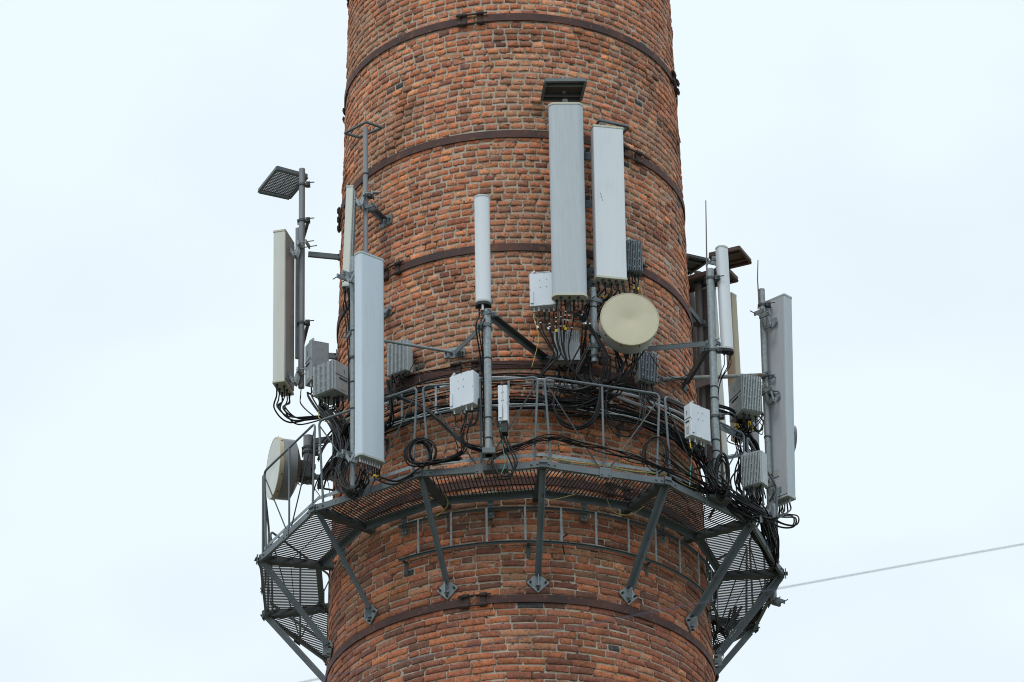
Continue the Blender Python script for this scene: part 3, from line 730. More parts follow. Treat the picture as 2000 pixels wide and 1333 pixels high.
# --- centre pole
P4b = WZ(955, 893, ZP+.03)
P4r, P4, z4 = pole('galvanised centre pole under the slim white antenna', 955, 890, P4b.y-.0, 606, .037, 'galv', straps=(640, 702, 818, 858))
MB().box(P4+Vector((0, 0, .03)), (1, 0, 0), (0, 1, 0), (0, 0, 1), .13, .12, .06).build('foot_clamp', 'steel', P4r, bevel=.004)
r, c4, A4P, ax4, h4 = antenna('slim white rounded antenna on top of the centre pole', 943.5, 592, P4.y-.0, 384, -4, .152, .10, 'dome', 'radome_white', 'cap', 3, rows=2, back=False)
mb = MB(); mb.prism(section('dome', .16, .11), A4P-Vector((0, 0, .035)), *ax4, .03); mb.tube([A4P-Vector((0, 0, .03)), A4P-Vector((0, 0, .14))], .020, 12); mb.build('base', 'dark', r, smooth=True)
MB().tube([A4P-Vector((.004, .03, .03)), A4P-Vector((.004, .03, .10))], .013, 10).build('plug', 'bolt', r, smooth=True)
arm('left arm of the V bracket bracing the centre pole to the brick', onwall(893, 690), W(944, 640, P4.y+.03), .05, 'steel')
arm('dark right arm of the V bracket bracing the centre pole to the brick', onwall(1066, 702), W(958, 617, P4.y+.03), .06, 'steel_dark')
arm('thin horizontal tube from the large blue-white panel pole to a wall bracket', onwall(882, 688), W(695, 657, PB.y+.05), .03, 'galv', style='tube', plate=True, platew=.17, plateh=.10)
_, cB1, *_ = rru('white radio box with four small screws left of the centre pole', 924.5, 786, P4.y-.06, 722.5, -33, .28, .115, 'plain', 'box_white', near=(1, 1), conn=5)
B2r, cB2, B2P, axB2, hB2 = rru('slim upright white radio box right of the centre pole', 984, 827, P4.y-.10, 758, -8, .092, .12, 'plain', 'box_white', conn=3, handle=False, name='radio_unit')
MB().box(B2P-Vector((0, 0, .06)), *axB2, .075, .09, .12).build('plug_block', 'dark', B2r)
MB().box(B2P+axB2[1]*.0615+axB2[2]*hB2*.22-axB2[0]*.012, *axB2, .035, .003, .09).build('sticker', 'label', B2r)
MB().box(B2P+axB2[1]*.0615+axB2[2]*hB2*.5, *axB2, .003, .003, hB2*.9).build('panel_joint', 'label', B2r)
bx_ = MB().box(WZ(968, 917, ZP-.02), (1, -.12, 0), (.12, 1, 0), (0, 0, 1), .24, .10, .06).build('junction_box', 'steel_dark', bevel=.004); tag(bx_, 'small dark flat box under the walkway edge at the foot of the centre pole', 'junction box')
# --- big grey pair
Y5 = -2.18; Y6 = -2.02
_, P5, z5 = pole('dark pole behind the wide grey panel antenna', 1112, 610, -2.02, 196, .03, 'pipe_grey')
_, P5b, z5b = pole('grey pole behind the white panel antenna beside the wide grey one', 1186, 560, -1.80, 240, .03, 'pipe_grey')
r, c5, A5P, ax5, h5 = antenna('wide grey rounded panel antenna, the tallest, right of centre', 1112.5, 583, Y5, 207, 1.5, .352, .14, 'stadium', 'radome_grey', 'cap_cream', 7, rows=2)
r, c6, A6P, ax6, h6 = antenna('white flat panel antenna beside the wide grey one', 1165.5, 541, Y6-.07, 243, 13, .315, .13, 'rect', 'radome_white', 'cap_cream', 8, near=(-1, 1), rows=2)
mb = MB(); q = A6P+ax6[1]*.067+ax6[2]*(h6*.55)-ax6[0]*.10
mb.bar(q, q+ax6[2]*-.09+ax6[0]*.022, .0012, .003); mb.build('scratch', 'slot', r)
for py, lab in ((294, 'highest'), (388, 'second highest'), (521, 'third highest'), (545, 'lowest')):
    arm(lab+' wall bracket in the gap between the grey and white panel antennas', onwall(1146, py+8), W(1148, py, -1.93), .055, 'steel', clamp=False, platew=.20, plateh=.10)
tray('dark square ice shield above the wide grey panel antenna', [(1065, 157), (1144, 156), (1134, 195), (1058, 194)], -2.20, fill='solid', m='steel', fm='canopy_dark', rim=.04, post=(P5.x, P5.y, z5))
tray('thin open frame above the white panel antenna', [(1170, 234), (1228, 247), (1214, 262), (1160, 252)], -1.9, fill='none', rim=.025, rimw=.01)
_, cB4, *_ = rru('white radio box left of the lower end of the wide grey panel', 1064, 601, -2.05, 538, -8, .29, .10, 'plain', 'box_white', conn=5)
_, cB5, *_ = rru('dark ribbed radio unit right of the white panel antenna', 1238, 536, -1.62, 476, 10, .165, .12, 'fins', 'fins_dark', conn=4, fm='fins_dark')
B6, cB6, *_ = rru('ribbed radio unit with a plain lower half under the wide grey panel', 1108.5, 712, -1.92, 653, -3, .255, .12, 'fins', 'box_grey', conn=4, split=.0, fm='fins')
MB().box(B6.location+Vector((0, -.085, .10)), (1, 0, 0), (0, 1, 0), (0, 0, 1), .25, .02, .20).build('lower_cover', 'box_plain', B6)
_, cB7, *_ = rru('dark flat radio unit below right of the tan dish', 1250, 741, -1.66, 684, 33, .21, .10, 'fins', 'box_grey', near=(-1, 1), conn=4, fm='fins_dark', vents=True)
_, P6, z6 = pole('short galvanised pole left of the tan dish', 1161.5, 708, -2.02, 564, .035, 'galv', clamps=(655, 697), straps=(602,))
_, D1 = dish('round tan dish antenna facing the viewer below the white panel', 1230, 624, -2.30, 6, .292, .20, 'dish_front', 'dish_side')
arm('bracket fixing the short pole left of the tan dish to the brick', onwall(1150, 700), W(1160, 682, -1.98), .06, 'steel_dark')
arm('small dark wall bracket under the wide grey panel', onwall(1135, 612), W(1158, 592, -1.98), .05, 'steel_dark')
# --- right group
P8b = WZ(1402, 976, ZP+.03)
P8r, P8, z8 = pole('mottled galvanised pole at the right corner carrying a long whip rod', 1402, 976, P8b.y, 527, .040, 'galv', clamps=(545, 686, 815), straps=(758, 780, 862, 884, 900, 925, 938))
MB().box(P8+Vector((0, 0, -.01)), (1, .4, 0), (-.4, 1, 0), (0, 0, 1), .24, .16, .03).build('foot_plate', 'steel_dark', P8r)
r0 = Vector((P8.x-.035, P8.y-.02, z8-.18)); rr = MB().tube([r0, W(1378.5, 392, P8.y-.02)], [.009, .005], 8).build('lightning_rod', 'pipe_brown', smooth=True); tag(rr, 'long thin vertical rod clamped to the mottled right pole', 'lightning rod')
r, c7, A7P, ax7, h7 = antenna('slim pale rounded antenna beside the mottled right pole', 1422, 684, P8.y+.02, 483, 25, .118, .085, 'dome', 'radome_white', 'cap', 3, rows=2, back=False, top_shift=(-.02, 0))
tilt_bracket(r, A7P, ax7, h7-.10, .085, .12); MB().prism(section('dome', .125, .095), A7P-Vector((0, 0, .03)), *ax7, .028).build('base', 'dark', r)
arm('long flat arm from the brick to the mottled right pole', onwall(1268, 684), W(1388, 673, P8.y+.06), .055, 'steel', plate=False)
arm('dark slanting arm from the brick to the mottled right pole', onwall(1339, 757), W(1384, 684, P8.y+.08), .07, 'steel_dark')
_, P9, z9 = pole('galvanised pole in front of the far right panel, with a short rod', 1511.5, 1178, .20, 566, .033, 'galv', clamps=(597, 770), straps=(735, 855, 930))
r0 = Vector((P9.x-.035, P9.y-.02, z9-.2)); rr = MB().tube([r0, W(1479.5, 545, P9.y-.02), W(1480.5, 508, P9.y-.02)], [.008, .006, .005], 8).build('lightning_rod', 'pipe_brown', smooth=True); tag(rr, 'short bent thin rod on the far right pole', 'lightning rod')
arm('rusty pipe from the brick past the mottled pole to the far right pole', onwall(1292, 741), W(1494, 733, .15), .045, 'pipe_rusty', style='tube', plate=True)
arm('rusty bracket at the foot of the far right pole', W(1492, 1160, .35), W(1514, 1178, .22), .06, 'rust', plate=False, style='flat')
arm('foot bracket joining the far right pole to the walkway corner', WZ(1478, 1016, ZP), W(1506, 1004, .15), .07, 'steel', plate=False)
r, c8, A8P, ax8, h8 = antenna('large grey panel antenna at far right seen from behind', 1539.5, 968, .12, 573, 138, .27, .125, 'rect', 'radome_grey', 'cap', 7, near=(-1, -1), top_shift=(.045, 0))
for q in r.children:
    if q.name.startswith('back_plate'): bpy.data.objects.remove(q); break
MB().prism(rrect(.255, .006, .002, 2), A8P+ax8[2]*.03-ax8[1]*(.125/2+.004), *ax8, h8-.06, Vector((.045, 0, 0))).build('back_plate', 'radome_grey', r)
tilt_bracket(r, A8P, ax8, h8-.30, .13, .16, side=-.03); tilt_bracket(r, A8P, ax8, .5*h8, .13, .16, side=-.03); tilt_bracket(r, A8P, ax8, .10, .13, .13)
mb = MB(); q = A8P-ax8[1]*.072+ax8[2]*.30+ax8[0]*.02; mb.box(q, ax8[0], ax8[1], ax8[2], .10, .004, .08); mb.build('sticker', 'label', r)
_, cB9, *_ = rru('white radio box left of the mottled right pole', 1350.5, 849, P8.y-.36, 787, 40, .26, .105, 'plain', 'box_white', near=(-1, 1), conn=5, vents=True)
_, cB8, *_ = rru('cluster of ribbed radio units between the two right poles', 1449.5, 800, -1.45, 731, 24, .225, .30, 'fins', 'box_grey', near=(-1, 1), conn=8, vents=True)
_, cB10, *_ = rru('ribbed radio unit low beside the far right pole', 1490.5, 943, -1.6, 880, -30, .235, .11, 'fins', 'box_grey', near=(1, 1), conn=6)
# far side of the stack
_, P10, z10 = pole('brown-grey pole at the far side behind the right chimney edge', 1372, 800, 1.0, 533, .040, 'pipe_brown', clamps=(556,))
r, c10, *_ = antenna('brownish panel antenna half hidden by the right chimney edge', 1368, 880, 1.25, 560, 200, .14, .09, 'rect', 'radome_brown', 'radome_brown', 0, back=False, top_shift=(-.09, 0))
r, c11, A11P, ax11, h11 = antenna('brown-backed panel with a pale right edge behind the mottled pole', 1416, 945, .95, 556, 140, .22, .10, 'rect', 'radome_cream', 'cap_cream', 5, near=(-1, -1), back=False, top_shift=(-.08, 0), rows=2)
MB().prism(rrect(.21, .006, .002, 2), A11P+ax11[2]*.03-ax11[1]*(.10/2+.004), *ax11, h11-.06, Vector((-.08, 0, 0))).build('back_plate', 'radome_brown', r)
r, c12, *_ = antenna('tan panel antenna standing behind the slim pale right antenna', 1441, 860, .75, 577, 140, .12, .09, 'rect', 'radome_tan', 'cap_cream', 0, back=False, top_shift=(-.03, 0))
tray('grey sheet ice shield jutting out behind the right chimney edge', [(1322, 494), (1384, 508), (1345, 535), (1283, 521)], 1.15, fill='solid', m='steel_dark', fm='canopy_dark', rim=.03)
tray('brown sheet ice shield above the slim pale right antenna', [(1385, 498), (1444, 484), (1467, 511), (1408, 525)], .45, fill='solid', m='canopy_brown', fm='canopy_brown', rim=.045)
tray('brown frame ice shield with mesh low behind the right poles', [(1328, 548), (1418, 523), (1441, 546), (1345, 568)], .95, fill='mesh', m='canopy_brown', rim=.05)
arm('short grey arm holding the brown-grey far side pole', W(1340, 600, .6), W(1366, 632, .95), .06, 'steel', plate=False)
arm('brown horizontal beam low behind the mottled right pole', W(1345, 757, .7), W(1395, 742, 1.0), .07, 'canopy_brown', plate=False, clamp=False)
arm('lower grey arm between the two right poles', W(1402, 836, -1.6), W(1470, 868, -.9), .06, 'steel', plate=False, clamp=False)
arm('flat grey bar joining the right poles above the low ribbed radio', W(1412, 896, -1.6), W(1470, 884, -.9), .04, 'steel', plate=False, clamp=False)
dish('small grey dish peeping out behind the far right panel', 1550, 858, .9, 100, .14, .05, 'dish_side', 'dish_side_grey', cone=.05, rimm='dish_side_grey')
pole('thin grey pipe rising beside the rightmost walkway corner', 1515, 1110, -.30, 985, .022, 'galv')
_, P11, z11 = pole('thick grey pole half hidden by cables behind the far right pole', 1480, 1010, -.35, 815, .045, 'pipe_grey')

# ------------------------------------------------------------------ cables
NCAB = 0
def cable(pts, label, group, r=.0085, m='cable', sub=7):
    P = smooth_path(pts, sub); o = MB().tube(P, r, 6).build('cable', m, smooth=True); tag(o, label, 'cable', group)
    return o
def P3D(t): return W(t[0], t[1], t[2])
def bundle(starts, ways, label, group, n=None, r=.008, jit=4, dj=.03, drop=.07, m='cable', spread_=1.0, tags=None):
    """n cables leaving the connectors in starts, through the (column,row,depth) way points"""
    n = n or len(starts)
    for i in range(n):
        s = Vector(starts[i % len(starts)]) if starts else None; pts = []
        if s is not None: pts += [s, s-Vector((0, 0, drop*random.uniform(.8, 1.5)))+Vector((random.uniform(-.008, .008), random.uniform(-.02, .02), 0))]
        if i == 0 and starts:
            PX = [pj(Vector(q)) for q in starts]; mxp = sum(q[0] for q in PX)/len(PX)
        fan = (PX[i % len(starts)][0]-mxp) if starts else 0
        ox, oy, od = random.gauss(0, 1), random.gauss(0, 1), random.gauss(0, 1)
        for wi, (x, y, d) in enumerate(ways):
            x_ = x+fan*(.75, .45, .2, .05)[wi]*spread_ if wi < 4 else x
            x_ += jit*(.8*ox+.5*random.gauss(0, 1)); y_ = y+jit*(.8*oy+.5*random.gauss(0, 1))
            p = W(x_, y_, d); rad = math.hypot(p.x, p.y); k = (rad+dj*abs(od))/rad; pts.append(Vector((p.x*k, p.y*k, p.z)) if d >= 1.5 else p+Vector((0, dj*od, 0)))
        cb = cable(pts, label, group, r*random.uniform(.85, 1.15), m)
        if tags and s is not None:
            P = smooth_path(pts)
            for (mm, a0, a1) in tags[i % len(tags)]:
                acc = 0; sel = []
                for q0, q1 in zip(P, P[1:]):
                    L_ = (q1-q0).length; k_ = max(1, int(L_/.01))
                    for kk in range(k_):
                        t_ = acc+L_*kk/k_
                        if a0 <= t_*100 <= a1: sel.append(q0+(q1-q0)*kk/k_)
                    acc += L_
                if len(sel) < 2: continue
                MB().tube(sel, r*(1.9 if mm == 'yellow' else 1.4), 6).build('marker_sleeve', mm, cb, smooth=True)
    return
def coil(px, py, d, rx, ry, n, label, group, r=.008, jit=2.5, tail=None, tilt=0):
    for i in range(n):
        pts = []; ox, oy = random.gauss(0, jit), random.gauss(0, jit); k = 1-.05*i
        for j in range(0, 27):
            a = 2*PI*j/26+.7*i; x = px+ox+rx*k*math.cos(a); y = py+oy+ry*k*math.sin(a)
            p = W(x, y, d); p.y += .02*math.sin(a*.5+i); pts.append(p)
        if tail:
            for t in tail: pts.append(W(t[0]+random.gauss(0, jit), t[1]+random.gauss(0, jit), t[2]))
        cable(pts, label, group, r, sub=2)
no = []
G = 'black cables'
# loaded wall ladder: long arcs round the stack
def arcs(n, th0, th1, z0, z1, r0, r1, label, group, rr=.008, m='cable', sag=.02):
    for i in range(n):
        a0 = math.radians(th0+random.uniform(-4, 6)); a1 = math.radians(th1+random.uniform(-8, 4)); z = random.uniform(z0, z1); ra = random.uniform(r0, r1)
        ph = random.random()*6; K = int((a1-a0)/.09); pts = []
        zz = z; dr = 0
        for k in range(K+1):
            a = a0+(a1-a0)*k/K; zz = z+sag*math.sin(a*4+ph)+.012*math.sin(a*13+ph*2)+random.gauss(0, .004); pts.append(cyl(a, ra+.01*math.sin(a*7+ph), zz))
        cable(pts, label, group, rr*random.uniform(.8, 1.2), m, sub=3)
arcs(12, -80, 66, ZT0-.01, ZT0+.07, 1.99, 2.10, 'black cable laid along the bottom of the loaded wall ladder', 'cables along the bottom of the loaded ladder', sag=.015)
arcs(7, -60, 75, ZT0+.10, ZT1-.03, 1.96, 2.03, 'thin black cable strung across the middle of the loaded wall ladder', 'cables across the middle of the loaded ladder', rr=.005, sag=.035)
arcs(7, -70, 70, ZT1-.02, ZT1+.05, 2.0, 2.1, 'black cable lying on the top rail of the loaded wall ladder', 'cables on the top of the loaded ladder', rr=.007, sag=.02)
arcs(7, 18, 78, ZT0-.12, ZT0+.10, 2.04, 2.15, 'black cable sagging from the right half of the loaded wall ladder', 'cables on the right half of the loaded ladder', rr=.009, sag=.03)
arcs(2, 5, 70, ZT1-.13, ZT1-.09, 2.10, 2.12, 'pale grey conduit along the right half of the loaded wall ladder', 'pale conduits on the right', rr=.019, m='conduit', sag=.035)
arcs(1, -22, 12, ZT1-.08, ZT1-.07, 2.13, 2.14, 'pale grey conduit behind the centre pole at the loaded wall ladder', None, rr=.017, m='conduit', sag=.012)
arcs(1, -60, -28, ZT1-.10, ZT1-.09, 2.13, 2.14, 'pale grey conduit at the left end of the loaded wall ladder', None, rr=.015, m='conduit', sag=.012)
arcs(2, -55, 45, ZT0-.02, ZT0-.01, 2.10, 2.12, 'shiny silver cable along the bottom of the loaded wall ladder', 'silver cables on the ladder', rr=.006, m='galv_light', sag=.01)
arcs(2, -40, 20, W(1000, 712, 1.9).z, W(1000, 700, 1.9).z, 1.905, 1.92, 'thin black wire following the brick just above the third lowest band', 'thin wires above the band', rr=.005, sag=.02)
# cables tied along the walkway railing
def railarc(k0, k1, n, zoff, label, group, rr=.008, m='cable', spread=.05, sag=.05):
    for i in range(n):
        zo = zoff+random.uniform(-spread, spread); io = random.uniform(.02, .10); pts = []
        for s in range(k0, k1):
            a, b = ANG[s % NS], ANG[(s+1) % NS]
            if b < a: b += 2*PI
            A_, B_ = cyl(a, RO-io, ZP), cyl(b, RO-io, ZP)
            for f in (.04, .25, .5, .75, .96):
                sg = 0 if f in (.04, .5, .96) else -sag*random.uniform(.5, 1.2)
                q = A_*(1-f)+B_*f; pts.append(q+Vector((0, 0, zo+sg+.16*(1 if s == 1 and f < .1 else 0)*0)))
        cable(pts, label, group, rr*random.uniform(.8, 1.15), m, sub=4)
bundle(None, [(956, 889, 2.68), (1010, 871, 2.68), (1073, 853, 2.66), (1128, 866, 2.63), (1180, 876, 2.63), (1240, 893, 2.64), (1288, 908, 2.66), (1345, 935, 2.68), (1400, 966, 2.66)], 'black cable tied along the front railing right of the centre pole', 'cables tied to the front railing', 7, .0052, 7, dj=.01)
railarc(2, 4, 4, .14, 'black cable tied low along the right front railing', 'cables low on the right front railing', sag=.035)
railarc(1, 3, 1, .10, 'green and yellow earth wire lying along the front toe strip', None, rr=.005, m='yg', sag=.02, spread=.01)
railarc(1, 3, 1, .115, 'thin green wire lying along the front toe strip', None, rr=.004, m='green', sag=.02, spread=.01)
railarc(3, 5, 9, .10, 'black cable bundled on the far right of the walkway', 'cables bundled on the right of the walkway', rr=.010, sag=.06, spread=.09)
# left group
y_ = -.2
bundle(c1, [(548, 800, y_), (575, 822, y_), (640, 818, -.4), (672, 850, -.7), (668, 905, -.9), (650, 930, -1.0), (676, 900, -1.2), (690, 860, -1.4)], 'black cable sweeping from the far left cream antenna to the railing', 'cables from the far left antenna', 8, .008, 3)
bundle(cB11, [(612, 770, -.5), (632, 805, -.6), (655, 840, -.8), (664, 890, -1.0), (655, 930, -1.1), (672, 915, -1.2)], 'black cable hanging from the tall plain grey radio unit', 'cables from the plain grey radio', 7, .008, 4)
bundle(cB12, [(650, 805, -1.4), (668, 840, -1.5), (675, 890, -1.7), (668, 940, -1.9), (690, 968, -2.1), (705, 945, -2.2)], 'black cable hanging from the block of ribbed radio units on the left', 'cables from the left ribbed block', 13, .0075, 9)
bundle(cB12, [(645, 800, -1.3), (672, 835, -1.35), (682, 880, -1.5), (655, 915, -1.5), (662, 870, -1.5), (680, 830, -1.6)], 'black cable looping under the block of ribbed radio units on the left', 'cables looping at the left', 9, .009, 7)
bundle(cB12[:3], [(632, 810, -1.3), (665, 822, -1.4), (690, 815, -1.6)], 'thin yellow-green wire under the left ribbed radio block', 'yellow wires at the left', 2, .004, 3, m='yg')
bundle(c2, [(678, 590, -1.5), (683, 640, -1.5), (685, 700, -1.5), (684, 780, -1.5)], 'black cable hanging from the narrow cream panel at the chimney edge', 'cables from the narrow cream panel', 4, .007, 2)
bundle(None or [W(588, 760, -.06)]*2, [(592, 790, -.1), (620, 815, -.3), (650, 822, -.5)], 'thin cable leaving the foot of the far left pole', 'thin cables at the far left pole', 2, .005, 3)
bundle([W(578, 925, 0), W(582, 930, 0)], [(590, 948, -.1), (602, 944, -.1), (608, 930, -.1)], 'thin black cable looping behind the left dish', 'cables behind the left dish', 2, .005, 2, drop=.02)
bundle([W(608, 940, 0)], [(640, 985, -.2), (672, 1030, -.3), (700, 1060, -.3)], 'thin black cable slanting down behind the left walkway grating', None, 1, .005, 2, drop=.02)
bundle([W(636, 930, 0)], [(645, 950, 0), (648, 975, 0)], 'thin black cable dropping behind the left walkway railing', None, 1, .004, 2, drop=.02)
yB = PB.y-.25
bundle(c3[:6], [(712, 925, yB-.1), (705, 950, yB), (692, 966, yB-.05), (676, 955, yB), (668, 925, yB+.1), (676, 890, yB+.3), (686, 865, yB+.4)], 'black cable curling under the large blue-white panel', 'cables under the blue-white panel', 9, .0065, 6, tags=[[('white', 14, 16)], [('cable_blue', 2, 14)], no])
bundle(c3[6:], [(745, 932, yB-.1), (775, 940, yB-.1), (812, 922, yB-.15), (843, 893, yB-.2), (830, 862, yB-.2), (800, 866, yB-.2), (795, 893, yB-.2), (815, 906, yB-.2), (870, 897, yB-.25), (902, 882, yB-.3)], 'black cable from the blue-white panel into the coil on the railing', 'cables from the panel to the coil', 3, .0085, 2, tags=[[('yellow', 9, 15)], [('yellow', 9, 15)], [('red', 17, 19)]])
coil(826, 884, yB-.22, 27, 27, 4, 'black cable coil tied to the railing left of the centre pole', 'coiled cables on the left front railing', tail=[(850, 905, yB-.2), (900, 896, yB-.3)], jit=2, r=.0065)
bundle(None, [(760, 745, 2.1), (768, 800, 2.2), (765, 830, 2.2), (742, 850, 2.2), (735, 870, 2.2)], 'thick black cable bending down beside the blue-white panel', 'thick cables beside the blue-white panel', 4, .010, 3)
bundle(None, [(775, 775, 2.2), (830, 800, 2.3), (870, 835, 2.4), (910, 870, 2.6), (945, 884, 2.68)], 'black cable slanting down to the foot of the centre pole', 'cables slanting to the centre pole', 4, .010, 2)
bundle(cB1, [(900, 850, yB-.35), (903, 878, yB-.35), (880, 897, yB-.3), (842, 901, yB-.25)], 'black cable hanging from the white radio left of the centre pole', 'cables from the white radio at the centre', 5, .007, 4, tags=[[('cable_blue', 12, 17), ('red', 18, 20)], [('cable_blue', 10, 16), ('red', 17, 19)], no])
bundle(cB1[3:], [(915, 832, yB-.4), (930, 825, yB-.4), (936, 780, yB-.4)], 'black cable looping back up to the centre pole', 'cables looping at the centre pole', 2, .007, 2)
bundle(cB2, [(990, 865, P4.y-.1), (1008, 905, P4.y-.15), (995, 930, P4.y-.15), (972, 922, P4.y-.1), (960, 895, P4.y-.05)], 'black cable looping below the slim upright radio box', 'cables below the slim radio box', 4, .0075, 3)
bundle(cB2[:1], [(982, 870, P4.y-.1), (985, 905, P4.y-.1), (978, 925, P4.y-.1)], 'thin green wire below the slim upright radio box', None, 1, .004, 2, m='green')
bundle(c4, [(938, 640, P4.y-.05), (944, 700, P4.y+.05), (946, 780, P4.y+.06), (950, 880, P4.y+.05)], 'black cable running down the centre pole', 'cables down the centre pole', 4, .007, 2.5)
bundle(cB3, [(775, 745, -1.75), (772, 760, -1.85), (768, 790, -1.9)], 'black cable hanging from the ribbed radio beside the blue-white panel', 'cables from the ribbed radio at the left', 4, .006, 6)
bundle(cB3[3:], [(812, 700, -1.8), (815, 735, -1.9), (810, 760, -1.9)], 'thin black cable arching beside the ribbed radio at the left', None, 1, .004, 2)
# centre right group
t1 = [[('red', 9, 11), ('white', 14, 16), ('white', 19, 21), ('yellow', 27, 31)], [('red', 8, 11), ('white', 15, 17), ('white', 24, 27)], [('white', 8, 10), ('white', 12, 14), ('white', 16, 18), ('yellow', 22, 26)]]
bundle(c5[:5], [(1098, 655, -2.1), (1100, 685, -2.12), (1112, 712, -2.15), (1130, 735, -2.15), (1165, 762, -2.2), (1200, 775, -2.2)], 'black cable with coloured sleeves from the wide grey panel antenna', 'cables from the wide grey panel', 5, .0075, 3, tags=t1)
bundle(c5[4:], [(1145, 632, -2.1), (1168, 662, -2.2), (1185, 700, -2.25), (1175, 745, -2.2), (1130, 765, -2.2), (1085, 760, -2.2)], 'black cable crossing from the wide grey panel behind the tan dish', 'cables crossing left of the tan dish', 5, .008, 4, tags=t1[1:2])
bundle(cB4, [(1070, 648, -2.1), (1080, 670, -2.1), (1086, 695, -2.1), (1062, 725, -2.1), (1045, 748, -2.1)], 'black cable hanging from the white radio under the wide grey panel', 'cables from the white radio at centre right', 5, .0075, 3, tags=[[('white', 12, 14), ('white', 20, 24)], [('red', 8, 11), ('white', 13, 15), ('white', 18, 20)]])
bundle(cB4[:1], [(1048, 640, -2.1), (1052, 670, -2.1), (1040, 720, -2.1)], 'thin yellow wire hanging from the white radio under the wide grey panel', None, 1, .004, 1, m='yg')
bundle(c6, [(1165, 600, -1.95), (1152, 650, -1.95), (1148, 710, -2.0), (1162, 748, -2.1), (1215, 755, -2.15)], 'black cable hanging from the white flat panel antenna', 'cables from the white flat panel', 9, .0075, 5, tags=[no, [('green', 14, 16)], [('yellow', 9, 13)], [('white', 8, 10)]])
bundle(cB5, [(1240, 570, -1.75), (1232, 640, -1.8), (1225, 700, -1.85)], 'black cable hanging from the dark ribbed radio', 'cables from the dark ribbed radio', 6, .007, 5, tags=[[('yellow', 14, 19)], [('white', 10, 12)], no])
bundle(cB5[3:], [(1250, 570, -1.7), (1252, 640, -1.75), (1248, 700, -1.8)], 'thin yellow-green wire from the dark ribbed radio', None, 1, .004, 2, m='yg')
bundle(None, [(1205, 690, -2.1), (1215, 725, -2.1), (1190, 770, -2.15), (1120, 790, -2.2), (1060, 775, -2.2)], 'black cable sweeping under the tan dish to the left', 'cables sweeping left under the dish', 8, .008, 8)
bundle(None, [(1240, 690, -2.0), (1230, 730, -2.05), (1205, 760, -2.1), (1150, 772, -2.1), (1120, 745, -2.1), (1140, 700, -2.05)], 'black cable looping under the tan dish', 'cables looping under the dish', 7, .008, 9)
bundle(None, [(1095, 750, -2.2), (1082, 790, -2.25), (1095, 822, -2.3), (1130, 836, -2.3), (1160, 818, -2.3), (1172, 780, -2.25), (1172, 740, -2.2)], 'thick black cable hanging in a deep loop against the brick', 'deep cable loop on the left', 4, .0095, 2.5)
bundle(None, [(1182, 760, -2.2), (1180, 800, -2.25), (1195, 833, -2.25), (1225, 845, -2.25), (1250, 830, -2.2), (1256, 790, -2.1), (1256, 750, -2.0)], 'thin black cable hanging in a shallow loop right of the deep one', 'shallow cable loop on the right', 3, .006, 3)
bundle(cB6, [(1110, 740, -2.1), (1120, 765, -2.15), (1160, 785, -2.15)], 'black cable hanging from the half plain ribbed radio', 'cables from the half plain radio', 5, .0065, 6)
bundle(cB6[:1], [(1085, 752, -2.2), (1082, 775, -2.2)], 'short cable with a yellow tag over the front railing', None, 1, .006, 2, tags=[[('yellow', 4, 11)]])
bundle(cB7, [(1262, 775, -1.8), (1275, 795, -1.9), (1300, 815, -1.8)], 'black cable hanging from the flat dark radio below the dish', 'cables from the flat dark radio', 6, .0065, 6, tags=[[('green', 10, 14)], no])
bundle(None, [(1268, 690, -1.8), (1290, 722, -1.7), (1320, 740, -1.6), (1352, 728, -1.5)], 'thin black wire drooping from the dish arm to the right', None, 1, .005, 1)
coil(1281, 888, -2.25, 24, 36, 3, 'thin black cable coil on the railing at right', 'thin coiled cables at right', r=.006, jit=2)
# right group
bundle(cB9, [(1372, 900, -1.85), (1385, 925, -1.9), (1400, 950, -2.0), (1440, 975, -1.7), (1490, 1005, -1.2)], 'black cable hanging from the white radio at the mottled pole', 'cables from the white radio at right', 9, .008, 5, tags=[[('red', 21, 24)], no, [('cable_blue', 12, 20), ('red', 21, 24)]])
bundle(cB9[:1], [(1352, 880, -1.9), (1349, 920, -1.95), (1347, 950, -2.1)], 'green wire dropping straight from the white radio at the mottled pole', None, 1, .005, .5, m='green', tags=[[('yellow', 1, 20)]])
bundle(None, [(1300, 835, -1.85), (1350, 880, -1.7), (1375, 915, -1.6), (1395, 950, -1.6), (1430, 985, -1.6), (1470, 1012, -1.4)], 'thick black cable leaving the loaded ladder past the mottled pole', 'thick cables leaving the ladder at right', 9, .0078, 8)
bundle(None, [(1300, 890, -2.2), (1345, 925, -2.05), (1385, 950, -1.9), (1430, 990, -1.6), (1475, 1020, -1.3)], 'black cable tied to the right railing below the mottled pole', 'cables on the right railing', 5, .0065, 7)
bundle(cB8, [(1452, 850, -1.2), (1455, 890, -1.2), (1440, 930, -1.3), (1452, 965, -1.3), (1490, 1005, -1.1), (1508, 1060, -.7)], 'black cable hanging from the cluster of ribbed radios at right', 'cables from the right ribbed cluster', 9, .0075, 9, tags=[[('yellow', 3, 9)], no, no, [('yellow', 12, 17)]])
bundle(cB8, [(1465, 830, -1.1), (1485, 838, -1.0), (1492, 815, -.95), (1480, 800, -1.0), (1455, 825, -1.1), (1475, 860, -1.0)], 'thin black cable tangled under the right cluster of ribbed radios', 'tangled cables under the right cluster', 7, .005, 7)
bundle(cB8, [(1440, 850, -1.3), (1478, 870, -.9), (1490, 900, -.7), (1482, 930, -.7), (1492, 980, -.7)], 'black cable crossing behind the far right pole', 'cables crossing behind the far right pole', 5, .0065, 8)
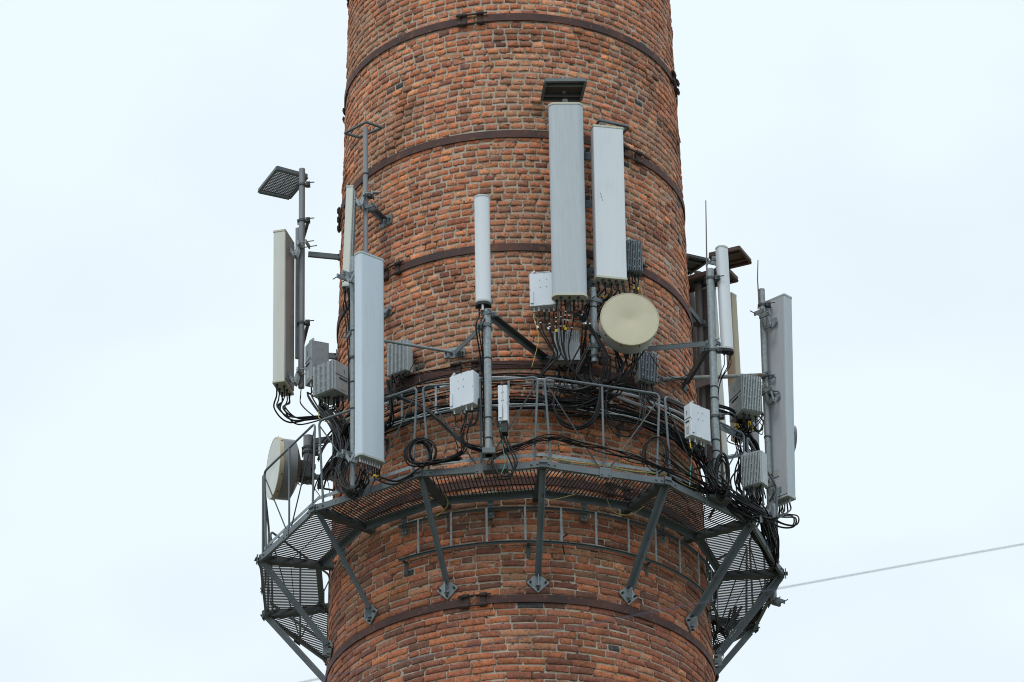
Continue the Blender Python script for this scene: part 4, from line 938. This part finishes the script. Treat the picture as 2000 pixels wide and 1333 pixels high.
bundle(None, [(1394, 792, -1.60), (1436, 806, -1.3), (1462, 845, -1.1), (1480, 880, -.9), (1470, 920, -.9)], 'thick black cable slanting between the right poles', 'thick slanting cables between the right poles', 5, .010, 3)
bundle(c7, [(1418, 715, -1.6), (1408, 735, -1.6), (1401, 760, -1.62), (1398, 800, -1.66)], 'thin black cable from the slim pale right antenna to its pole', 'cables from the slim pale antenna', 3, .005, 1.5)
bundle(c8, [(1520, 1005, -.85), (1505, 1012, -1.0), (1470, 1000, -1.3), (1430, 965, -1.6), (1405, 930, -1.8)], 'black cable sweeping left from the far right panel antenna', 'cables sweeping from the far right panel', 5, .008, 4)
bundle(c8[3:], [(1550, 1010, -.7), (1548, 1028, -.75), (1520, 1026, -.8), (1488, 1000, -1.1), (1450, 975, -1.4)], 'black cable hanging in a loop below the far right panel antenna', 'loop below the far right panel', 3, .008, 3)
coil(1411, 928, -1.95, 14, 46, 7, 'black cable in the tall narrow coil on the mottled pole', 'tall narrow coil on the mottled pole', jit=2.2)
bundle(cB10, [(1478, 990, -1.1), (1492, 1010, -1.0), (1506, 1050, -.7), (1512, 1090, -.5)], 'black cable hanging from the low ribbed radio at far right', 'cables from the low ribbed radio', 9, .0075, 5)
bundle(None, [(1462, 955, -1.2), (1478, 990, -1.1), (1496, 1030, -.9), (1512, 1075, -.6), (1516, 1105, -.4)], 'black cable running down the rightmost railing', 'cables down the rightmost railing', 8, .0085, 5)
bundle(None, [(1505, 1010, -.8), (1518, 1050, -.5), (1521, 1085, -.3), (1516, 1110, -.2)], 'black cable bowing out at the rightmost corner', 'cables bowing at the rightmost corner', 3, .007, 2)
bundle(None, [(1400, 1215, .6), (1412, 1238, .6), (1425, 1225, .7), (1440, 1190, .9)], 'thick black cable looping under the right end of the walkway', 'thick loops under the right end', 6, .014, 6)
bundle(None, [(1394, 1230, .3), (1402, 1270, .2), (1410, 1284, .2), (1420, 1265, .3), (1432, 1220, .5)], 'thin black cable hanging under the right end of the walkway', 'thin loops under the right end', 5, .005, 6)
bundle(None, [(1378, 995, -1.6), (1376, 1030, -1.75), (1390, 1090, -1.65), (1406, 1110, -1.5)], 'thin black wire dangling below the right grating', None, 1, .005, 1)
bundle(None, [(1110, 1045, 2.0), (1098, 1055, 2.0), (1102, 1085, 1.99)], 'short dark wire end hanging from the empty cable ladder', None, 1, .006, 1)
bundle(None, [(1070, 985, 2.1), (1100, 978, 2.1), (1120, 972, 2.15)], 'thin yellow wire under the middle of the grating', None, 1, .004, 1, m='yg')
bundle(None, [(868, 965, 2.15), (874, 985, 2.05), (862, 1002, 2.02), (850, 1010, 2.0)], 'thin yellow wire with a tag below the left grating', None, 1, .005, 1, m='yg')
bundle(None, [(1185, 975, 2.1), (1200, 1000, 2.05), (1230, 1005, 2.05), (1262, 985, 2.1)], 'thin green wire sagging below the right grating', None, 1, .004, 1, m='yg')

# ------------------------------------------------------------------ overhead wire between the camera and the stack
a = CAM+ray(2300, 1012)*28; b = CAM+ray(2000, 1063)*27.5; c = CAM+ray(1520, 1150)*27; d = CAM+ray(1030, 1243)*26.5; e = CAM+ray(585, 1334)*26; f = CAM+ray(300, 1395)*25.5
wr = MB().tube(smooth_path([a, b, c, d, e, f], 10), .0022, 8).build('overhead_wire', 'wire', smooth=True); tag(wr, 'thin blurred overhead wire rising to the right across the foot of the picture', 'wire')
print('objects', len(bpy.data.objects))
